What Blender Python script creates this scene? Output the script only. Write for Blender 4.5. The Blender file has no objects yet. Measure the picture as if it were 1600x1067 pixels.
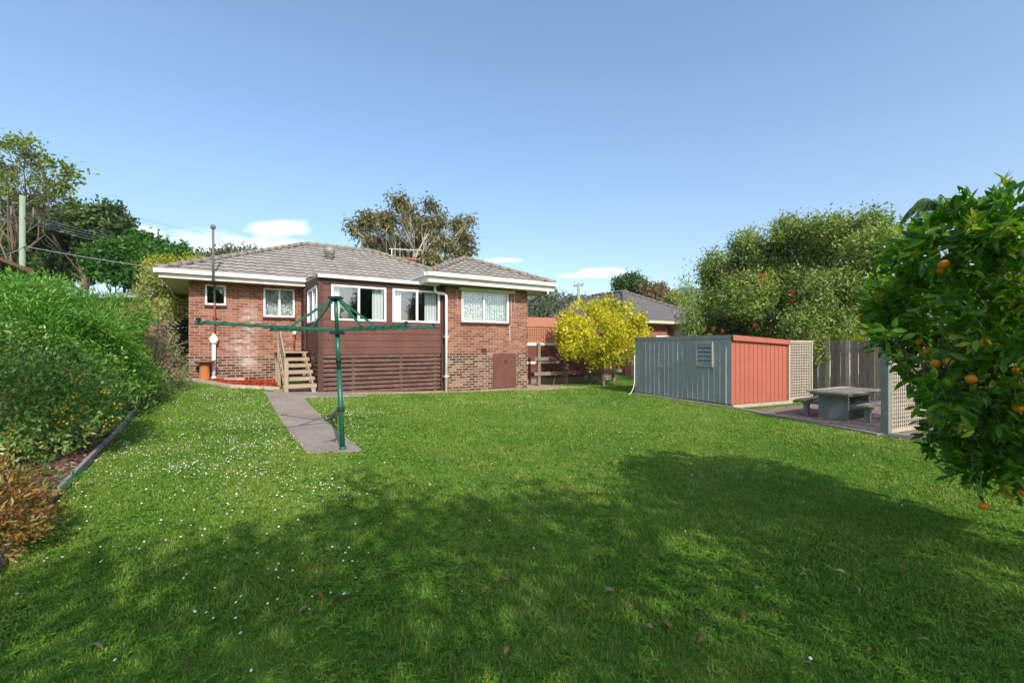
import bpy, math, random
import numpy as np
from mathutils import Vector, Matrix
R = math.radians
rnd = random.Random(7)
S = bpy.context.scene
col = S.collection

# ------------------------------------------------------------------ camera
EYE = 1.62; FPX = 700.0; HZ = 540.0
cd = bpy.data.cameras.new('camera'); cam = bpy.data.objects.new('camera', cd); col.objects.link(cam)
cd.sensor_width = 36; cd.lens = 36 * FPX / 1600; cd.shift_y = (HZ - 533.5) / 1600
cd.clip_start = 0.05; cd.clip_end = 8000
cam.location = (0, 0, EYE); cam.rotation_euler = (R(90), 0, 0)
S.camera = cam

# ------------------------------------------------------------------ world, sun, exposure
SUN_EL = 37.0
SUN_AZ = math.degrees(math.atan2(.397, -.918))      # clockwise from +Y
w = bpy.data.worlds.new('World'); S.world = w; w.use_nodes = True
nt = w.node_tree; nt.nodes.clear()
def wn(t, **k):
    n = nt.nodes.new(t)
    for a, b in k.items(): setattr(n, a, b)
    return n
def wmath(op, a, b=None, c=None):
    n = wn('ShaderNodeMath', operation=op)
    for i, x in enumerate((a, b, c)):
        if x is None: continue
        if isinstance(x, (int, float)): n.inputs[i].default_value = x
        else: nt.links.new(x, n.inputs[i])
    return n.outputs[0]
sky = wn('ShaderNodeTexSky', sky_type='NISHITA', sun_disc=False)
sky.sun_elevation = R(SUN_EL); sky.sun_rotation = R(SUN_AZ); sky.air_density = 1.0; sky.dust_density = 1.3; sky.ozone_density = 1.3
tc = wn('ShaderNodeTexCoord'); sp = wn('ShaderNodeSeparateXYZ'); nt.links.new(tc.outputs['Generated'], sp.inputs[0])
yy = wmath('MAXIMUM', sp.outputs[1], 0.05)
ax = wmath('DIVIDE', sp.outputs[0], yy); ez = wmath('DIVIDE', sp.outputs[2], yy)
cmb = wn('ShaderNodeCombineXYZ'); nt.links.new(ax, cmb.inputs[0]); nt.links.new(ez, cmb.inputs[1])
mp = wn('ShaderNodeMapping'); nt.links.new(cmb.outputs[0], mp.inputs[0]); mp.inputs['Scale'].default_value = (13, 30, 1)
nz = wn('ShaderNodeTexNoise'); nz.inputs['Scale'].default_value = 1.6; nz.inputs['Detail'].default_value = 7; nz.inputs['Roughness'].default_value = .64
nt.links.new(mp.outputs[0], nz.inputs['Vector'])
nf = wmath('MULTIPLY', wmath('SUBTRACT', nz.outputs[0], 0.5), 2.6)
total = None
# clouds: (tan azimuth, tan elevation, half width, half height, weight)
for (cx, cz, hw, hh, wt) in [(-.845,.245,.075,.026,1.25),(-.52,.262,.085,.022,.95),(-.585,.212,.17,.034,.95),(-.70,.232,.10,.035,.5),(.205,.163,.062,.014,1.2),(.15,.156,.06,.007,.6),(-.02,.19,.05,.006,.7),(-1.2,.19,.3,.05,.8),(1.5,.2,.4,.05,.8),(.55,.12,.3,.012,.5)]:
    dx = wmath('DIVIDE', wmath('SUBTRACT', ax, cx), hw); dz = wmath('DIVIDE', wmath('SUBTRACT', ez, cz), hh)
    r2 = wmath('ADD', wmath('MULTIPLY', dx, dx), wmath('MULTIPLY', dz, dz))
    m = wmath('SUBTRACT', wmath('ADD', 1.0, wmath('MULTIPLY', nf, .95)), r2)
    m = wmath('MULTIPLY', wmath('MINIMUM', wmath('MAXIMUM', wmath('MULTIPLY', m, 1.1), 0.0), 1.0), wt)
    total = m if total is None else wmath('MAXIMUM', total, m)
total = wmath('MULTIPLY', wmath('MINIMUM', total, 1.0), .93)
mixc = wn('ShaderNodeMix', data_type='RGBA'); nt.links.new(total, mixc.inputs[0])
hsv = wn('ShaderNodeHueSaturation'); hsv.inputs['Hue'].default_value = .496; hsv.inputs['Saturation'].default_value = 1.12; hsv.inputs['Value'].default_value = 1.0
nt.links.new(sky.outputs[0], hsv.inputs['Color'])
nt.links.new(hsv.outputs[0], mixc.inputs[6]); mixc.inputs[7].default_value = (7.6, 7.7, 7.9, 1)
bg = wn('ShaderNodeBackground'); nt.links.new(mixc.outputs[2], bg.inputs[0]); bg.inputs[1].default_value = 0.15
wo = wn('ShaderNodeOutputWorld'); nt.links.new(bg.outputs[0], wo.inputs[0])
sd = bpy.data.lights.new('sun', 'SUN'); sd.energy = 3.1; sd.angle = R(.6); sd.color = (1, .945, .86)
sun = bpy.data.objects.new('sun', sd); col.objects.link(sun)
se, sa = R(SUN_EL), R(SUN_AZ)
SUND = Vector((math.sin(sa) * math.cos(se), math.cos(sa) * math.cos(se), math.sin(se)))
sun.rotation_euler = SUND.to_track_quat('Z', 'Y').to_euler(); sun.location = (5, -8, 12)
S.view_settings.view_transform = 'Standard'; S.view_settings.look = 'None'; S.view_settings.exposure = 0.72; S.view_settings.gamma = 1
S.cycles.use_denoising = True
S.cycles.max_bounces = 8; S.cycles.transparent_max_bounces = 16

# ------------------------------------------------------------------ helpers
def lin(c):
    if isinstance(c, str):
        c = [int(c[i:i+2], 16) / 255 for i in (0, 2, 4)]
        c = [x / 12.92 if x <= .04045 else ((x + .055) / 1.055) ** 2.4 for x in c]
    return (c[0], c[1], c[2], 1)
def sc_(c, k): return (min(1, c[0]*k), min(1, c[1]*k), min(1, c[2]*k), 1)

class NT:
    def __init__(s, name):
        s.m = bpy.data.materials.new(name); s.m.use_nodes = True; s.t = s.m.node_tree; s.t.nodes.clear()
        s.out = s.n('ShaderNodeOutputMaterial')
    def n(s, t, **k):
        n = s.t.nodes.new(t)
        for a, b in k.items(): setattr(n, a, b)
        return n
    def l(s, a, b): s.t.links.new(a, b)
    def math(s, op, a, b=None):
        n = s.n('ShaderNodeMath', operation=op)
        for i, x in enumerate((a, b)):
            if x is None: continue
            if isinstance(x, (int, float)): n.inputs[i].default_value = x
            else: s.l(x, n.inputs[i])
        return n.outputs[0]
    def noise(s, scale, detail=4, rough=.6, src='Object', stretch=None):
        tc = s.n('ShaderNodeTexCoord'); v = tc.outputs[src]
        if stretch:
            mp = s.n('ShaderNodeMapping'); mp.inputs['Scale'].default_value = stretch; s.l(v, mp.inputs[0]); v = mp.outputs[0]
        n = s.n('ShaderNodeTexNoise'); n.inputs['Scale'].default_value = scale; n.inputs['Detail'].default_value = detail; n.inputs['Roughness'].default_value = rough
        s.l(v, n.inputs['Vector']); return n.outputs[0]
    def ramp(s, f, stops):
        r = s.n('ShaderNodeValToRGB'); e = r.color_ramp.elements
        while len(e) < len(stops): e.new(.5)
        for i, (p, c) in enumerate(stops): e[i].position = p; e[i].color = c if len(c) == 4 else (*c, 1)
        s.l(f, r.inputs[0]); return r.outputs[0]
    def mix(s, f, a, b, blend='MIX'):
        m = s.n('ShaderNodeMix', data_type='RGBA', blend_type=blend)
        for i, x in ((0, f), (6, a), (7, b)):
            if isinstance(x, (int, float)): m.inputs[i].default_value = x
            elif isinstance(x, tuple): m.inputs[i].default_value = x
            else: s.l(x, m.inputs[i])
        return m.outputs[2]
    def bsdf(s, colr, rough=.8, metal=0, bump=None, bd=.01, spec=.3):
        b = s.n('ShaderNodeBsdfPrincipled')
        if isinstance(colr, tuple): b.inputs['Base Color'].default_value = colr
        else: s.l(colr, b.inputs['Base Color'])
        if isinstance(rough, (int, float)): b.inputs['Roughness'].default_value = rough
        else: s.l(rough, b.inputs['Roughness'])
        b.inputs['Metallic'].default_value = metal; b.inputs['Specular IOR Level'].default_value = spec
        if bump is not None:
            bp = s.n('ShaderNodeBump'); bp.inputs['Strength'].default_value = 1; bp.inputs['Distance'].default_value = bd
            s.l(bump, bp.inputs['Height']); s.l(bp.outputs[0], b.inputs['Normal'])
        return b
    def done(s, sh): s.l(sh.outputs[0] if hasattr(sh, 'outputs') else sh, s.out.inputs[0]); return s.m

def plain(name, c, rough=.7, var=.18, scale=6, bd=.003, metal=0, stretch=None, spec=.3, fine=40, dirt=None, dscale=2.0):
    t = NT(name); c = lin(c)
    n1 = t.noise(scale, 6, .65, stretch=stretch)
    n2 = t.noise(fine, 3, .6, stretch=stretch)
    f = t.math('ADD', t.math('MULTIPLY', n1, .65), t.math('MULTIPLY', n2, .35))
    colr = t.ramp(f, [(.3, sc_(c, 1 - var)), (.5, c), (.72, sc_(c, 1 + var))])
    if dirt:
        dn = t.ramp(t.noise(dscale, 8, .7), [(.48, (0, 0, 0, 1)), (.68, (1, 1, 1, 1))])
        colr = t.mix(t.math('MULTIPLY', dn, .6), colr, lin(dirt))
    return t.done(t.bsdf(colr, rough, metal, f, bd, spec))

def leafmat(name, cols, trans=.35, rough=.5, nscale=.9, spec=.35, tcol=1.5):
    t = NT(name)
    g = t.n('ShaderNodeNewGeometry'); rp = g.outputs['Random Per Island']
    n = t.noise(nscale, 3, .5)
    f = t.math('ADD', t.math('MULTIPLY', rp, .62), t.math('MULTIPLY', t.math('SUBTRACT', n, .3), .85))
    st = [(i / (len(cols) - 1) * .96 + .02, lin(c)) for i, c in enumerate(cols)]
    c = t.ramp(f, st)
    b = t.bsdf(c, rough, spec=spec)
    if trans:
        tr = t.n('ShaderNodeBsdfTranslucent')
        tc_ = t.mix(1.0, c, (tcol, tcol*1.05, .5, 1), 'MULTIPLY'); t.l(tc_, tr.inputs[0])
        mx = t.n('ShaderNodeMixShader'); mx.inputs[0].default_value = trans
        t.l(b.outputs[0], mx.inputs[1]); t.l(tr.outputs[0], mx.inputs[2]); return t.done(mx)
    return t.done(b)

def brickmat(name, c1, c2, mort, w_=.24, h_=.086, mo=.011, var=.3, stain=False, extra=None, squash=0):
    t = NT(name)
    uv = t.n('ShaderNodeUVMap'); uv.uv_map = 'UVMap'
    b = t.n('ShaderNodeTexBrick'); b.offset = .5
    for k, v_ in (('Scale', 1), ('Mortar Size', mo), ('Mortar Smooth', .15), ('Bias', 0), ('Brick Width', w_), ('Row Height', h_)): b.inputs[k].default_value = v_
    b.inputs['Color1'].default_value = (0, 0, 0, 1); b.inputs['Color2'].default_value = (1, 1, 1, 1); b.inputs['Mortar'].default_value = (.5, .5, .5, 1)
    t.l(uv.outputs[0], b.inputs['Vector'])
    cols = [lin(c1), lin(c2)] if not extra else [lin(c) for c in [c1] + extra + [c2]]
    bc = t.ramp(b.outputs['Color'], [(i / (len(cols) - 1), c) for i, c in enumerate(cols)])
    n = t.noise(7, 8, .7); bc = t.mix(1.0, bc, t.ramp(n, [(.3, (1 - var,)*3 + (1,)), (.7, (1 + var,)*3 + (1,))]), 'MULTIPLY')
    mc = t.ramp(t.noise(14, 5), [(.3, sc_(lin(mort), .75)), (.7, sc_(lin(mort), 1.15))])
    c = t.mix(b.outputs['Fac'], bc, mc)
    if stain:   # efflorescence on the wall near the tap
        tc = t.n('ShaderNodeTexCoord'); sp = t.n('ShaderNodeSeparateXYZ'); t.l(tc.outputs['Object'], sp.inputs[0])
        fs = None
        for (sx, sz, ws, wz, k) in ((-8.72, 2.3, .35, .75, .85), (-8.95, 1.6, .55, .55, .9), (-8.75, 1.15, .3, .45, 1.0)):
            dx = t.math('DIVIDE', t.math('SUBTRACT', sp.outputs[0], sx), ws); dz = t.math('DIVIDE', t.math('SUBTRACT', sp.outputs[2], sz), wz)
            r = t.math('MULTIPLY', t.math('MAXIMUM', t.math('SUBTRACT', 1.0, t.math('ADD', t.math('MULTIPLY', dx, dx), t.math('MULTIPLY', dz, dz))), 0.0), k)
            fs = r if fs is None else t.math('MAXIMUM', fs, r)
        nn = t.ramp(t.noise(5, 9, .75, stretch=(1, 1, 1.8)), [(.42, (0, 0, 0, 1)), (.66, (1, 1, 1, 1))])
        c = t.mix(t.math('MULTIPLY', t.math('MULTIPLY', fs, nn), .85), c, lin('d9cfc8'))
    hgt = t.math('SUBTRACT', 1.0, b.outputs['Fac'])
    hh = t.math('ADD', hgt, t.math('MULTIPLY', t.noise(60, 4), .25))
    return t.done(t.bsdf(c, .88, 0, hh, .006, .2))

class MB:
    def __init__(s): s.v = []; s.f = []; s.sm = []
    def add(s, vs, fs, M=None, smooth=False):
        o = len(s.v)
        for p in vs:
            p = Vector(p); s.v.append(tuple(M @ p if M is not None else p))
        for f in fs: s.f.append([i + o for i in f]); s.sm.append(smooth)
    def box(s, x0, x1, y0, y1, z0, z1, M=None):
        s.add([(x0,y0,z0),(x1,y0,z0),(x1,y1,z0),(x0,y1,z0),(x0,y0,z1),(x1,y0,z1),(x1,y1,z1),(x0,y1,z1)],
              [(0,3,2,1),(4,5,6,7),(0,1,5,4),(1,2,6,5),(2,3,7,6),(3,0,4,7)], M)
    def bar(s, a, b, w_, h_, up=(0, 0, 1)):
        a, b = Vector(a), Vector(b); d = (b - a); L = d.length; d.normalize(); upv = Vector(up)
        x = d.cross(upv)
        if x.length < 1e-4: x = d.cross(Vector((1, 0, 0)))
        x.normalize(); z = x.cross(d)
        M = Matrix((( d.x, x.x, z.x, a.x), (d.y, x.y, z.y, a.y), (d.z, x.z, z.z, a.z), (0, 0, 0, 1)))
        s.box(0, L, -w_/2, w_/2, -h_/2, h_/2, M)
    def tube(s, pts, rad, n=8, cap=True, smooth=True):
        pts = [Vector(p) for p in pts]
        if isinstance(rad, (int, float)): rad = [rad] * len(pts)
        o = len(s.v); N = len(pts); prev = None
        for i, p in enumerate(pts):
            d = (pts[min(i+1, N-1)] - pts[max(i-1, 0)])
            if d.length < 1e-9: d = Vector((0, 0, 1))
            d.normalize()
            if prev is None: x = d.cross(Vector((0, 0, 1)) if abs(d.z) < .9 else Vector((1, 0, 0)))
            else: x = prev - d * prev.dot(d)
            x.normalize(); prev = x; y = d.cross(x)
            for k in range(n):
                a = 2 * math.pi * k / n; s.v.append(tuple(p + (x * math.cos(a) + y * math.sin(a)) * rad[i]))
        for i in range(N - 1):
            for k in range(n):
                k2 = (k + 1) % n; s.f.append([o+i*n+k, o+i*n+k2, o+(i+1)*n+k2, o+(i+1)*n+k]); s.sm.append(smooth)
        if cap:
            s.f.append([o + k for k in reversed(range(n))]); s.sm.append(False)
            s.f.append([o + (N-1)*n + k for k in range(n)]); s.sm.append(False)
    def lathe(s, prof, c=(0, 0, 0), n=20, smooth=True):
        o = len(s.v)
        for (r, z) in prof:
            for k in range(n):
                a = 2*math.pi*k/n; s.v.append((c[0]+r*math.cos(a), c[1]+r*math.sin(a), c[2]+z))
        for i in range(len(prof)-1):
            for k in range(n):
                k2 = (k+1) % n; s.f.append([o+i*n+k, o+i*n+k2, o+(i+1)*n+k2, o+(i+1)*n+k]); s.sm.append(smooth)
        s.f.append([o+k for k in reversed(range(n))]); s.sm.append(False); s.f.append([o+(len(prof)-1)*n+k for k in range(n)]); s.sm.append(False)
    def build(s, name, mat, parent=None, loc=None, rz=None, bevel=0):
        me = bpy.data.meshes.new(name); me.from_pydata(s.v, [], s.f)
        me.polygons.foreach_set('use_smooth', s.sm)
        uvl = me.uv_layers.new(name='UVMap'); co = np.array(s.v, dtype=np.float32).reshape(-1, 3)
        if len(me.loops):
            li = np.empty(len(me.loops), dtype=np.int32); me.loops.foreach_get('vertex_index', li)
            pn = np.empty(len(me.polygons) * 3, dtype=np.float32); me.polygons.foreach_get('normal', pn); pn = np.abs(pn.reshape(-1, 3))
            lt = np.empty(len(me.polygons), dtype=np.int32); me.polygons.foreach_get('loop_total', lt)
            nn = np.repeat(pn, lt, axis=0); c = co[li]
            ux = np.where((nn[:, 0] > nn[:, 1]) & (nn[:, 0] > nn[:, 2]), c[:, 1], c[:, 0])
            uy = np.where((nn[:, 2] > nn[:, 0]) & (nn[:, 2] > nn[:, 1]), c[:, 1], c[:, 2])
            uvl.data.foreach_set('uv', np.stack([ux, uy], 1).ravel())
        me.materials.append(mat)
        o = bpy.data.objects.new(name, me); col.objects.link(o); o.parent = parent
        if loc is not None: o.location = loc
        if rz is not None: o.rotation_euler = (0, 0, rz)
        if bevel:
            b = o.modifiers.new('bevel', 'BEVEL'); b.width = bevel; b.segments = 2; b.limit_method = 'ANGLE'
        return o

def npmesh(name, verts, faces, mat, parent=None, smooth=False):
    """faces: (M,k) array"""
    me = bpy.data.meshes.new(name); verts = np.asarray(verts, dtype=np.float32)
    fl = faces if isinstance(faces, list) else [faces]
    me.vertices.add(len(verts)); me.vertices.foreach_set('co', verts.ravel())
    tot = sum(f.size for f in fl); np_ = sum(len(f) for f in fl)
    me.loops.add(tot); me.loops.foreach_set('vertex_index', np.concatenate([f.ravel() for f in fl]).astype(np.int32))
    cnt = np.concatenate([np.full(len(f), f.shape[1]) for f in fl]); st = np.concatenate([[0], np.cumsum(cnt)[:-1]])
    me.polygons.add(np_); me.polygons.foreach_set('loop_start', st.astype(np.int32))
    me.polygons.foreach_set('use_smooth', np.full(np_, smooth))
    me.update(calc_edges=True)
    me.materials.append(mat)
    o = bpy.data.objects.new(name, me); col.objects.link(o); o.parent = parent
    return o

def tag(o, label=None, cat=None, group=None, kind=None):
    if label: o['label'] = label
    if cat: o['category'] = cat
    if group: o['group'] = group
    if kind: o['kind'] = kind
    return o
def empty(name, loc=(0, 0, 0), rz=0, label=None, cat=None, group=None):
    o = bpy.data.objects.new(name, None); col.objects.link(o); o.location = loc; o.rotation_euler = (0, 0, rz); o.empty_display_size = .2
    return tag(o, label, cat, group)
def copy_tree(o, parent=None):
    c = o.copy(); col.objects.link(c); c.parent = parent
    for ch in [x for x in bpy.data.objects if x.parent == o]: copy_tree(ch, c)
    return c

def at(px, py, Y): return Vector(((px - 800) / FPX * Y, Y, EYE - (py - HZ) / FPX * Y))
U = Vector((.8467, .532, 0)).normalized(); V = Vector((-U.y, U.x, 0)); O = Vector((.566, 16.5, 0)); HR = math.atan2(U.y, U.x)
def L2W(s, d, z=0): p = O + s * U + d * V; return Vector((p.x, p.y, z))
def W2L(x, y):
    dx, dy = x - O.x, y - O.y; return dx * U.x + dy * U.y, dx * V.x + dy * V.y
def gz(x, y):
    t = np.clip((np.asarray(y, dtype=float) - 7.0) / 6.0, 0, 1); t = t * t * (3 - 2 * t)
    a = np.clip(-np.asarray(x, dtype=float), -1, 10.5)
    h = np.where(a > 0, .05 + .02 * a + .0035 * a * a, .05 * (1 + a))
    return t * h
def gzf(x, y): return float(gz(x, y))

# ------------------------------------------------------------------ materials
M = {}
M['brick'] = brickmat('brick_orange', '70493b', 'a0705a', 'b09280', extra=['805443', '8f614d'], mo=.008, stain=True, var=.16)
M['brickbase'] = brickmat('brick_base', '372a26', '957a66', 'b09a86', extra=['5a4238', '483632', '7c5c4c'], mo=.011, var=.3, stain=True)
M['tile'] = plain('roof_tile', '9a948a', .85, .3, 1.6, .004, fine=30, dirt='5d564c', dscale=3)
M['cap'] = plain('ridge_cap', '857c70', .85, .25, 3, .004)
M['white'] = plain('white_paint', 'e9e6df', .45, .06, 3, .0008, dirt='c9c2b4', dscale=4)
M['wframe'] = plain('window_white', 'f2f2f0', .35, .03, 3, .0005)
M['cream'] = plain('cream_soffit', 'cfc8b4', .7, .06, 3, .001)
M['clad'] = plain('brown_cladding', '69433a', .6, .2, 2.2, .002, fine=25, dirt='74524a', dscale=1.6)
M['slat'] = plain('brown_slats', '654b42', .75, .3, 3, .003, fine=40, dirt='866a5e', dscale=5)
M['post'] = plain('brown_trim', '523630', .6, .15, 3, .001)
M['step'] = plain('tan_timber', 'a3907a', .75, .2, 4, .003, fine=50, stretch=(1, 6, 6))
M['dark'] = plain('painted_void_shade', '14100e', .95, .2)  # near-black colour painted in for the shade of unlit spaces
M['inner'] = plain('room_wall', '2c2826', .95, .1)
M['curtain'] = plain('curtain_cloth', 'eef0f0', .9, .05, 5, .001)
def lacemat():
    t = NT('lace_curtain'); f = t.ramp(t.noise(22, 3, .6, stretch=(1, 1, .6)), [(.42, lin('7c8888')), (.56, lin('e8eeec'))])
    return t.done(t.bsdf(f, .9))
M['lace'] = lacemat()
def glassmat(k=.10):
    t = NT('window_glass'); tr = t.n('ShaderNodeBsdfTransparent'); tr.inputs[0].default_value = (.95, .97, .97, 1)
    gl = t.n('ShaderNodeBsdfGlossy'); gl.inputs['Roughness'].default_value = .03; gl.inputs[0].default_value = (.9, .93, .95, 1)
    lw = t.n('ShaderNodeLayerWeight'); lw.inputs[0].default_value = .25
    mx = t.n('ShaderNodeMixShader'); f = t.math('ADD', t.math('MULTIPLY', lw.outputs['Fresnel'], .9), k)
    t.l(f, mx.inputs[0]); t.l(tr.outputs[0], mx.inputs[1]); t.l(gl.outputs[0], mx.inputs[2]); return t.done(mx)
M['glass'] = glassmat()
M['pipe'] = plain('brown_pipe', '8a4a38', .6, .25, 8, .001)
M['greypipe'] = plain('grey_pipe', '6e6a64', .6, .15, 8, .001)
M['green'] = plain('hoist_green', '1a5c44', .38, .14, 9, .0006, spec=.5, dirt='2a5a45', dscale=7)
M['wire'] = plain('dark_wire', '22262a', .5, .1)
M['terra'] = plain('terracotta', 'b4713f', .85, .15, 6)
M['mulch'] = plain('red_mulch', 'a8462e', .95, .45, 30, .03, fine=90)
M['bark'] = plain('bark', '6f6152', .95, .35, 6, .015, stretch=(1, 1, .3))
M['palebark'] = plain('pale_bark', 'b5a999', .9, .25, 4, .008, stretch=(1, 1, .4))
M['darkbark'] = plain('dark_bark', '463a31', .95, .3, 6, .01)
M['concrete'] = plain('path_concrete', '94877b', .93, .42, 1.6, .010, fine=70, dirt='5f574c', dscale=3.2)
M['sand'] = plain('sandy_soil', 'a8937a', .97, .25, 3, .01, fine=80)
M['soil'] = plain('bed_bark', '7a5748', .97, .5, 22, .03, fine=90, dirt='a88a72', dscale=3)
M['kerb'] = plain('grey_timber', '8f8d88', .85, .25, 4, .004, dirt='6b6862')
M['shedgrey'] = plain('galvanised_sheet', '9da2a0', .5, .12, 5, .001, metal=.1, fine=120, dirt='7d8b8e', dscale=3)
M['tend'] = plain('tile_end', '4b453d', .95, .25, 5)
M['shedred'] = plain('red_painted_sheet', 'ac6350', .65, .16, 2.5, .001, dirt='a85e50', dscale=2)
M['shedroof'] = plain('shed_roof', 'a9aca6', .5, .2, 3, .001, metal=.4, dirt='8c5a44', dscale=1.5)
M['shedbase'] = plain('weathered_plinth', 'b0a494', .9, .25, 5)
M['alu'] = plain('aluminium', 'b9bcbb', .4, .1, 5, .0005, metal=.5)
M['lattice'] = plain('cream_lattice', 'b3a693', .85, .2, 5, .001)
M['paling'] = None
def palmat():
    t = NT('grey_palings'); uv = t.n('ShaderNodeUVMap'); uv.uv_map = 'UVMap'
    g = t.n('ShaderNodeNewGeometry')
    c = t.ramp(g.outputs['Random Per Island'], [(0, lin('6b5f55')), (.45, lin('978a7e')), (.8, lin('b3a697')), (1, lin('80736a'))])
    n = t.noise(9, 8, .7, stretch=(4, 4, .35)); c = t.mix(1.0, c, t.ramp(n, [(.3, (.55, .52, .5, 1)), (.7, (1.25, 1.22, 1.2, 1))]), 'MULTIPLY')
    return t.done(t.bsdf(c, .92, 0, n, .006, .15))
M['paling'] = palmat()
M['tabletop'] = plain('weathered_boards', 'b3a391', .9, .25, 5, .004, stretch=(1, 6, 6))
M['tablegrey'] = plain('grey_table_paint', '7d837c', .8, .2, 4, .002)
M['terralat'] = plain('terracotta_lattice', 'b27a60', .75, .1, 5)
M['brownwall'] = plain('brown_wall', '74463f', .75, .1, 3)
M['nroof'] = plain('neighbour_tiles', '716c6c', .8, .2, 2, .003, dirt='5a5656', dscale=2)
M['hoodm'] = plain('cream_blind', 'cbc7a8', .7, .08, 4)
M['tank'] = plain('blue_grey_tank', '37475a', .6, .12, 3)
M['pole'] = plain('timber_pole', '8c9782', .9, .25, 4, .004, stretch=(1, 1, .2))
M['rag'] = plain('grey_rag', '3b3a3c', .95, .3, 20, .004)
def pavermat():
    t = NT('brick_pavers'); tc = t.n('ShaderNodeTexCoord'); b = t.n('ShaderNodeTexBrick'); b.offset = .5
    for k, v_ in (('Scale', 1), ('Mortar Size', .008), ('Brick Width', .23), ('Row Height', .115)): b.inputs[k].default_value = v_
    b.inputs['Color1'].default_value = lin('7b6a62'); b.inputs['Color2'].default_value = lin('98857a'); b.inputs['Mortar'].default_value = lin('4d453c')
    t.l(tc.outputs['Object'], b.inputs['Vector']); n = t.noise(3, 7, .7)
    c = t.mix(1.0, b.outputs[0], t.ramp(n, [(.3, (.65,)*3+(1,)), (.7, (1.3,)*3+(1,))]), 'MULTIPLY')
    return t.done(t.bsdf(c, .92, 0, b.outputs['Fac'], -.006))
M['paver'] = pavermat()

# ------------------------------------------------------------------ ground
def groundmat():
    t = NT('lawn_soil')
    f = t.math('ADD', t.math('MULTIPLY', t.noise(.5, 5, .6), .6), t.math('MULTIPLY', t.noise(18, 5, .7), .4))
    c = t.ramp(f, [(.33, lin('3c5a1c')), (.48, lin('527626')), (.62, lin('6f8a34')), (.75, lin('8c9448'))])
    return t.done(t.bsdf(c, .97, 0, t.noise(60, 4), .02, .1))
xs = np.concatenate([[-3000, -900, -300, -100, -40, -20], np.arange(-14, 14.01, .5), [20, 40, 100, 300, 900, 3000]])
ys = np.concatenate([[-3000, -300, -60, -15, -5], np.arange(0, 20.01, .5), [30, 60, 150, 400, 1200, 4000]])
gx, gy = np.meshgrid(xs, ys); gv = np.stack([gx, gy, gz(gx, gy)], -1).reshape(-1, 3)
nx = len(xs); ii = (np.arange(len(ys)-1)[:, None]*nx + np.arange(nx-1)[None]).ravel()
g = npmesh('ground', gv, np.stack([ii, ii+1, ii+1+nx, ii+nx], 1), groundmat(), smooth=True); tag(g, 'lawn soil and turf base', 'ground', kind='structure')

def strip(name, A, B, dz, mat, n=16, thick=.12, label='', cat=''):
    """quad strip between polyline A and B (2D), following the ground, with a skirt"""
    A = [Vector(a).to_2d() for a in A]; B = [Vector(b).to_2d() for b in B]
    def samp(P, t):
        k = t * (len(P) - 1); i = min(int(k), len(P) - 2); return P[i].lerp(P[i+1], k - i)
    mb = MB(); m = 6; o = []
    for i in range(n + 1):
        a, b = samp(A, i/n), samp(B, i/n)
        for j in range(m + 1):
            p = a.lerp(b, j/m); o.append((p.x, p.y, gzf(p.x, p.y) + dz))
    N = len(o); lo = [(x, y, z - thick) for x, y, z in o]
    fs = [(i*(m+1)+j, i*(m+1)+j+1, (i+1)*(m+1)+j+1, (i+1)*(m+1)+j) for i in range(n) for j in range(m)]
    per = [j for j in range(m+1)] + [i*(m+1)+m for i in range(1, n+1)] + [n*(m+1)+j for j in range(m-1, -1, -1)] + [i*(m+1) for i in range(n-1, 0, -1)]
    fs += [(per[k], per[(k+1) % len(per)], per[(k+1) % len(per)] + N, per[k] + N) for k in range(len(per))]
    mb.add(o + lo, fs)
    ob = mb.build(name, mat); return tag(ob, label, cat, kind='structure')
PA = [(-3.08, 6.72), (-4.6, 8.98), (-6.9, 12.45)]; PB = [(-2.27, 6.85), (-3.66, 8.98), (-5.62, 12.0)]
def cutp(P, ta, tb_):
    P = [Vector(p) for p in P]
    def f(t_): k = t_*(len(P)-1); i = min(int(k), len(P)-2); return P[i].lerp(P[i+1], k-i)
    return [f(ta + (tb_-ta)*i/4) for i in range(5)]
for i, (ta, tb_) in enumerate(((0, .17), (.174, .40), (.404, .60), (.603, .80), (.803, 1))):
    strip('path', cutp(PA, ta, tb_), cutp(PB, ta, tb_), .018 + .004*(i % 2), M['concrete'], n=6, label='grey concrete garden path', cat='path')
ap = [L2W(-8.35, -.75), L2W(-8.2, .9)]; ap2 = [L2W(-6.0, -.75), L2W(-6.9, .9)]
strip('step_apron', [p.to_2d() for p in ap], [p.to_2d() for p in ap2], .026, M['concrete'], label='concrete apron below the steps', cat='path')
strip('house_edge', [L2W(-6.95, -.28).to_2d(), L2W(.1, -.38).to_2d()], [L2W(-6.95, .3).to_2d(), L2W(.1, .3).to_2d()], .012, M['sand'], label='bare sandy strip along house wall', cat='path')
strip('side_path', [L2W(.0, -.5).to_2d(), (2.1, 17.0), (2.9, 17.25)], [L2W(.0, 3.0).to_2d(), (1.3, 18.4), (2.9, 17.5)], .014, M['sand'], label='sandy side path beside the house', cat='path')

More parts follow.
